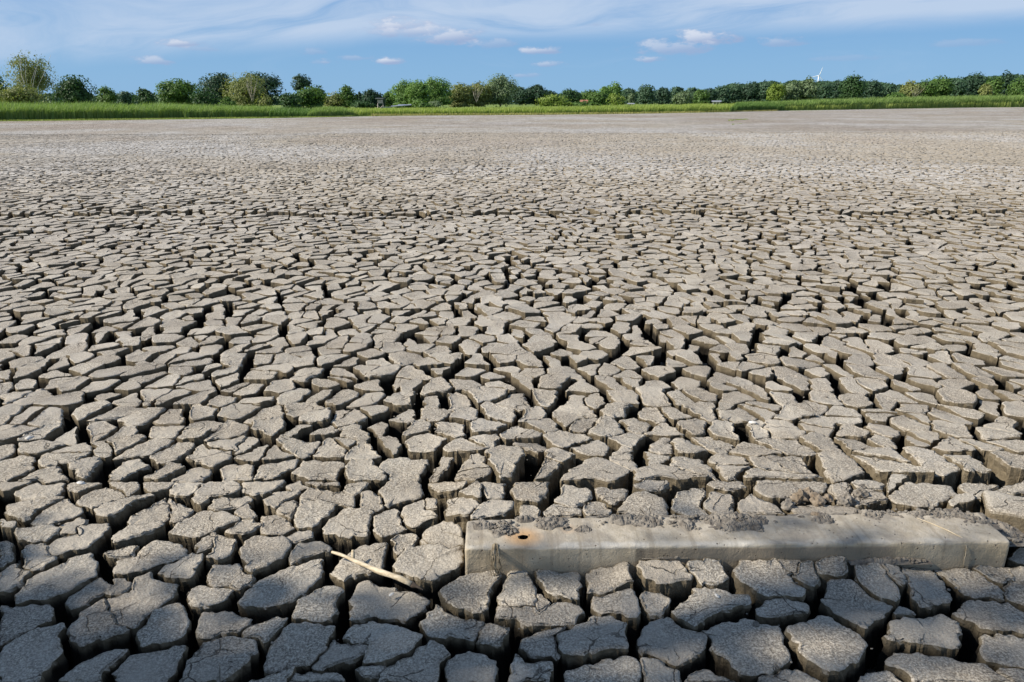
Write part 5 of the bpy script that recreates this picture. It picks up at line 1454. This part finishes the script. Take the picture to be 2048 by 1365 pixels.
c = at_dist(800, 126.0); zz = lambda py: at_dist(800, 126.0, py).z; pm = FPX / 126.0 / .953
sh = empty('low_shed', (c.x, c.y, 0), -math.atan2(c.x, c.y))
xl, xr = (782 - 800) / pm, (822 - 800) / pm
V, Q = boxv(xl, xr, -1.2, 1.6, zz(213.4), zz(212.4)); V[:, 2] += np.where(V[:, 0] > 0, .18, -.06) + np.where(V[:, 1] > 0, .10, 0)
obj('roof', mesh_np('roof', V, Q), M_ROOFG, sh)
part('wall', [(-.85, 1.05, -.4, 1.3, 0, zz(214.8)), (xl + .25, xl + .33, -1, -.9, 0, zz(214.8)), (-.9, -.8, -1, -.9, 0, zz(214.6)), (1.3, 1.4, -1, -.9, 0, zz(213.8))], M_WOODD, sh)
part('rooflight', [(-.35, .95, -.3, .5, zz(212.2), zz(209.3))], M_WHITE, sh)['label'] = 'white box on the roof'
part('lean_to', [(-2.95, xl - .02, -.6, .6, zz(215.8), zz(214.2))], M_ROOFG, sh)
tag(sh, 'low dark shed with sloping grey roof right of the hunting stand', 'shed')

def house(px, dist, w, pyr, pye, roofm, label, name, dep=6):
    c = at_dist(px, dist); h = empty(name, (c.x, c.y, 0), -math.atan2(c.x, c.y))
    zr_, ze = at_dist(px, dist, pyr).z, at_dist(px, dist, pye).z
    ze = max(ze, 1.2); w = w * dist * .953 / FPX / 2
    part('wall', [(-w, w, -dep / 2, dep / 2, 0, ze)], M_PLAST, h)
    V = np.array([(-w - .3, -dep / 2 - .4, ze - .1), (w + .3, -dep / 2 - .4, ze - .1), (w + .3, 0, zr_), (-w - .3, 0, zr_), (-w - .3, dep / 2 + .4, ze - .1), (w + .3, dep / 2 + .4, ze - .1)])
    obj('roof', mesh_np('roof', V, np.array([(0, 1, 2, 3), (3, 2, 5, 4)]), np.array([(0, 3, 4), (1, 5, 2)])), roofm, h)
    part('window', [(-w * .6, -w * .2, -dep / 2 - .05, -dep / 2 - .005, ze * .35, ze * .8)], M_BLACK, h); part('window', [(w * .2, w * .6, -dep / 2 - .05, -dep / 2 - .005, ze * .35, ze * .8)], M_BLACK, h)
    tag(h, label, 'house' if name == 'house' else 'shed')
tree('bush', 1146, 1183, 203.5, 165, 'mid', 'small bush in front of the house with the red roof', 'bush', n=700, nl=9, base=.1, group=G2)
house(1168, 178, 11, 200.2, 204, M_TILE, 'small house with a red tiled roof half hidden by trees', 'house')
house(1262, 178, 9, 206.6, 208.3, M_ROOFG, 'tiny pale shed at the edge of the middle meadow', 'small_shed', 3)
house(1433, 215, 14, 201.5, 203.2, M_ROOFG, 'low pale shed at the meadow edge left of the wooded rise', 'small_shed', 3)

# ------------------------------------------------------------------ wind turbine
DT = 4100.0
hub = at_dist(1637.5, DT, 151.8)
wt = empty('wind_turbine', (hub.x, hub.y, 0), -math.atan2(hub.x, hub.y) + 0.25)
hz = hub.z
V, Q, T = tube([(0, 0, -1), (0, 0, hz * .5), (0, 0, hz - 2)], [3.2, 2.6, 1.9], 16); obj('tower', mesh_np('tower', V, Q, T, smooth=True), M_WHITE, wt)
V, Q = boxv(-2.4, 2.4, -5, 10, hz - 2, hz + 2.6); obj('nacelle', mesh_np('nacelle', V, Q), M_WHITE, wt)
V, Q, T = tube([(0, -10, hz), (0, -8.5, hz), (0, -5, hz)], [.8, 2.6, 3.0], 12); obj('hub', mesh_np('hub', V, Q, T, smooth=True), simple_mat('grey_hub', (.3, .31, .33), (.36, .37, .38)), wt)
for ang in (18, 138, 258):
    a = R(ang); dr = Vector((math.sin(a), 0, math.cos(a))); sd_ = Vector((math.cos(a), 0, -math.sin(a)))
    rows = []
    for t, ch, th in ((0, 2.0, 2.0), (.08, 2.6, 1.8), (.2, 5.0, 1.3), (.5, 3.6, .8), (.8, 2.3, .5), (.97, 1.2, .25), (1, .4, .1)):
        p = Vector((0, -8, hz)) + dr * (1.5 + 42 * t)
        for u, v in ((-.2, 0), (0, .4), (.42, 0), (0, -.4)): rows.append(tuple(p + sd_ * (u * ch) + Vector((0, v * th - .25 * u * ch, 0))))
    V = np.array(rows); Q = [(k * 4 + j, k * 4 + (j + 1) % 4, (k + 1) * 4 + (j + 1) % 4, (k + 1) * 4 + j) for k in range(6) for j in range(4)] + [(0, 3, 2, 1), (24, 25, 26, 27)]
    obj('blade', mesh_np('blade', V, np.array(Q), smooth=True), M_WHITE, wt)
tag(wt, 'white three bladed wind turbine rising over the distant wood', 'wind turbine')

# ------------------------------------------------------------------ trees on the bank behind the camera, whose shade falls on the nearest mud
def shade_tree(x, y, H, W, n, sd, label, nl=18):
    rg = np.random.default_rng(sd)
    t = empty('bank_tree', (x, y, 0)); z0 = H * .4
    P, N_, lob = crown_cloud(rg, W, H - z0, z0, nl, n, 'dome')
    v, q = leaf_cards(P, N_, .085, rg); obj('crown', mesh_np('crown', v, q), LM['mid'], t)
    b = Batch()
    V, Q, T = tube([(0, 0, -.1), (.1, .05, H * .2), (0, .1, H * .45), (.1, 0, H * .7), (0, 0, H * .92)], [.2, .16, .12, .07, .02], 9, rough=.1); b.add(V, Q, T)
    for c, rx, ry, rz in lob[:22]:
        z1_ = z0 + (c[2] - z0) * .3
        V, Q, T = tube([(0, 0.05, z1_), tuple(np.array([0, 0, z1_]) * .4 + c * .6 - np.array([0, 0, .2])), tuple(c)], [.06, .035, .012], 6); b.add(V, Q, T)
    obj('trunk', b.mesh('trunk', True), M_TRUNK, t)
    tag(t, label, 'tree', 'trees on the bank behind the viewer')


SHADE = [(-5.4, -1.05, 7.1, 4.1, 3900, 41, 'tree on the near bank right of its neighbour'),
         (-8.8, 0.85, 6.4, 2.5, 4600, 42, 'smaller tree on the near bank left of its neighbour')]
for s_ in SHADE: shade_tree(*s_)
shade_tree(-9.3, 0.35, 11.2, 1.8, 300, 43, 'tall thin tree on the near bank behind its two neighbours')
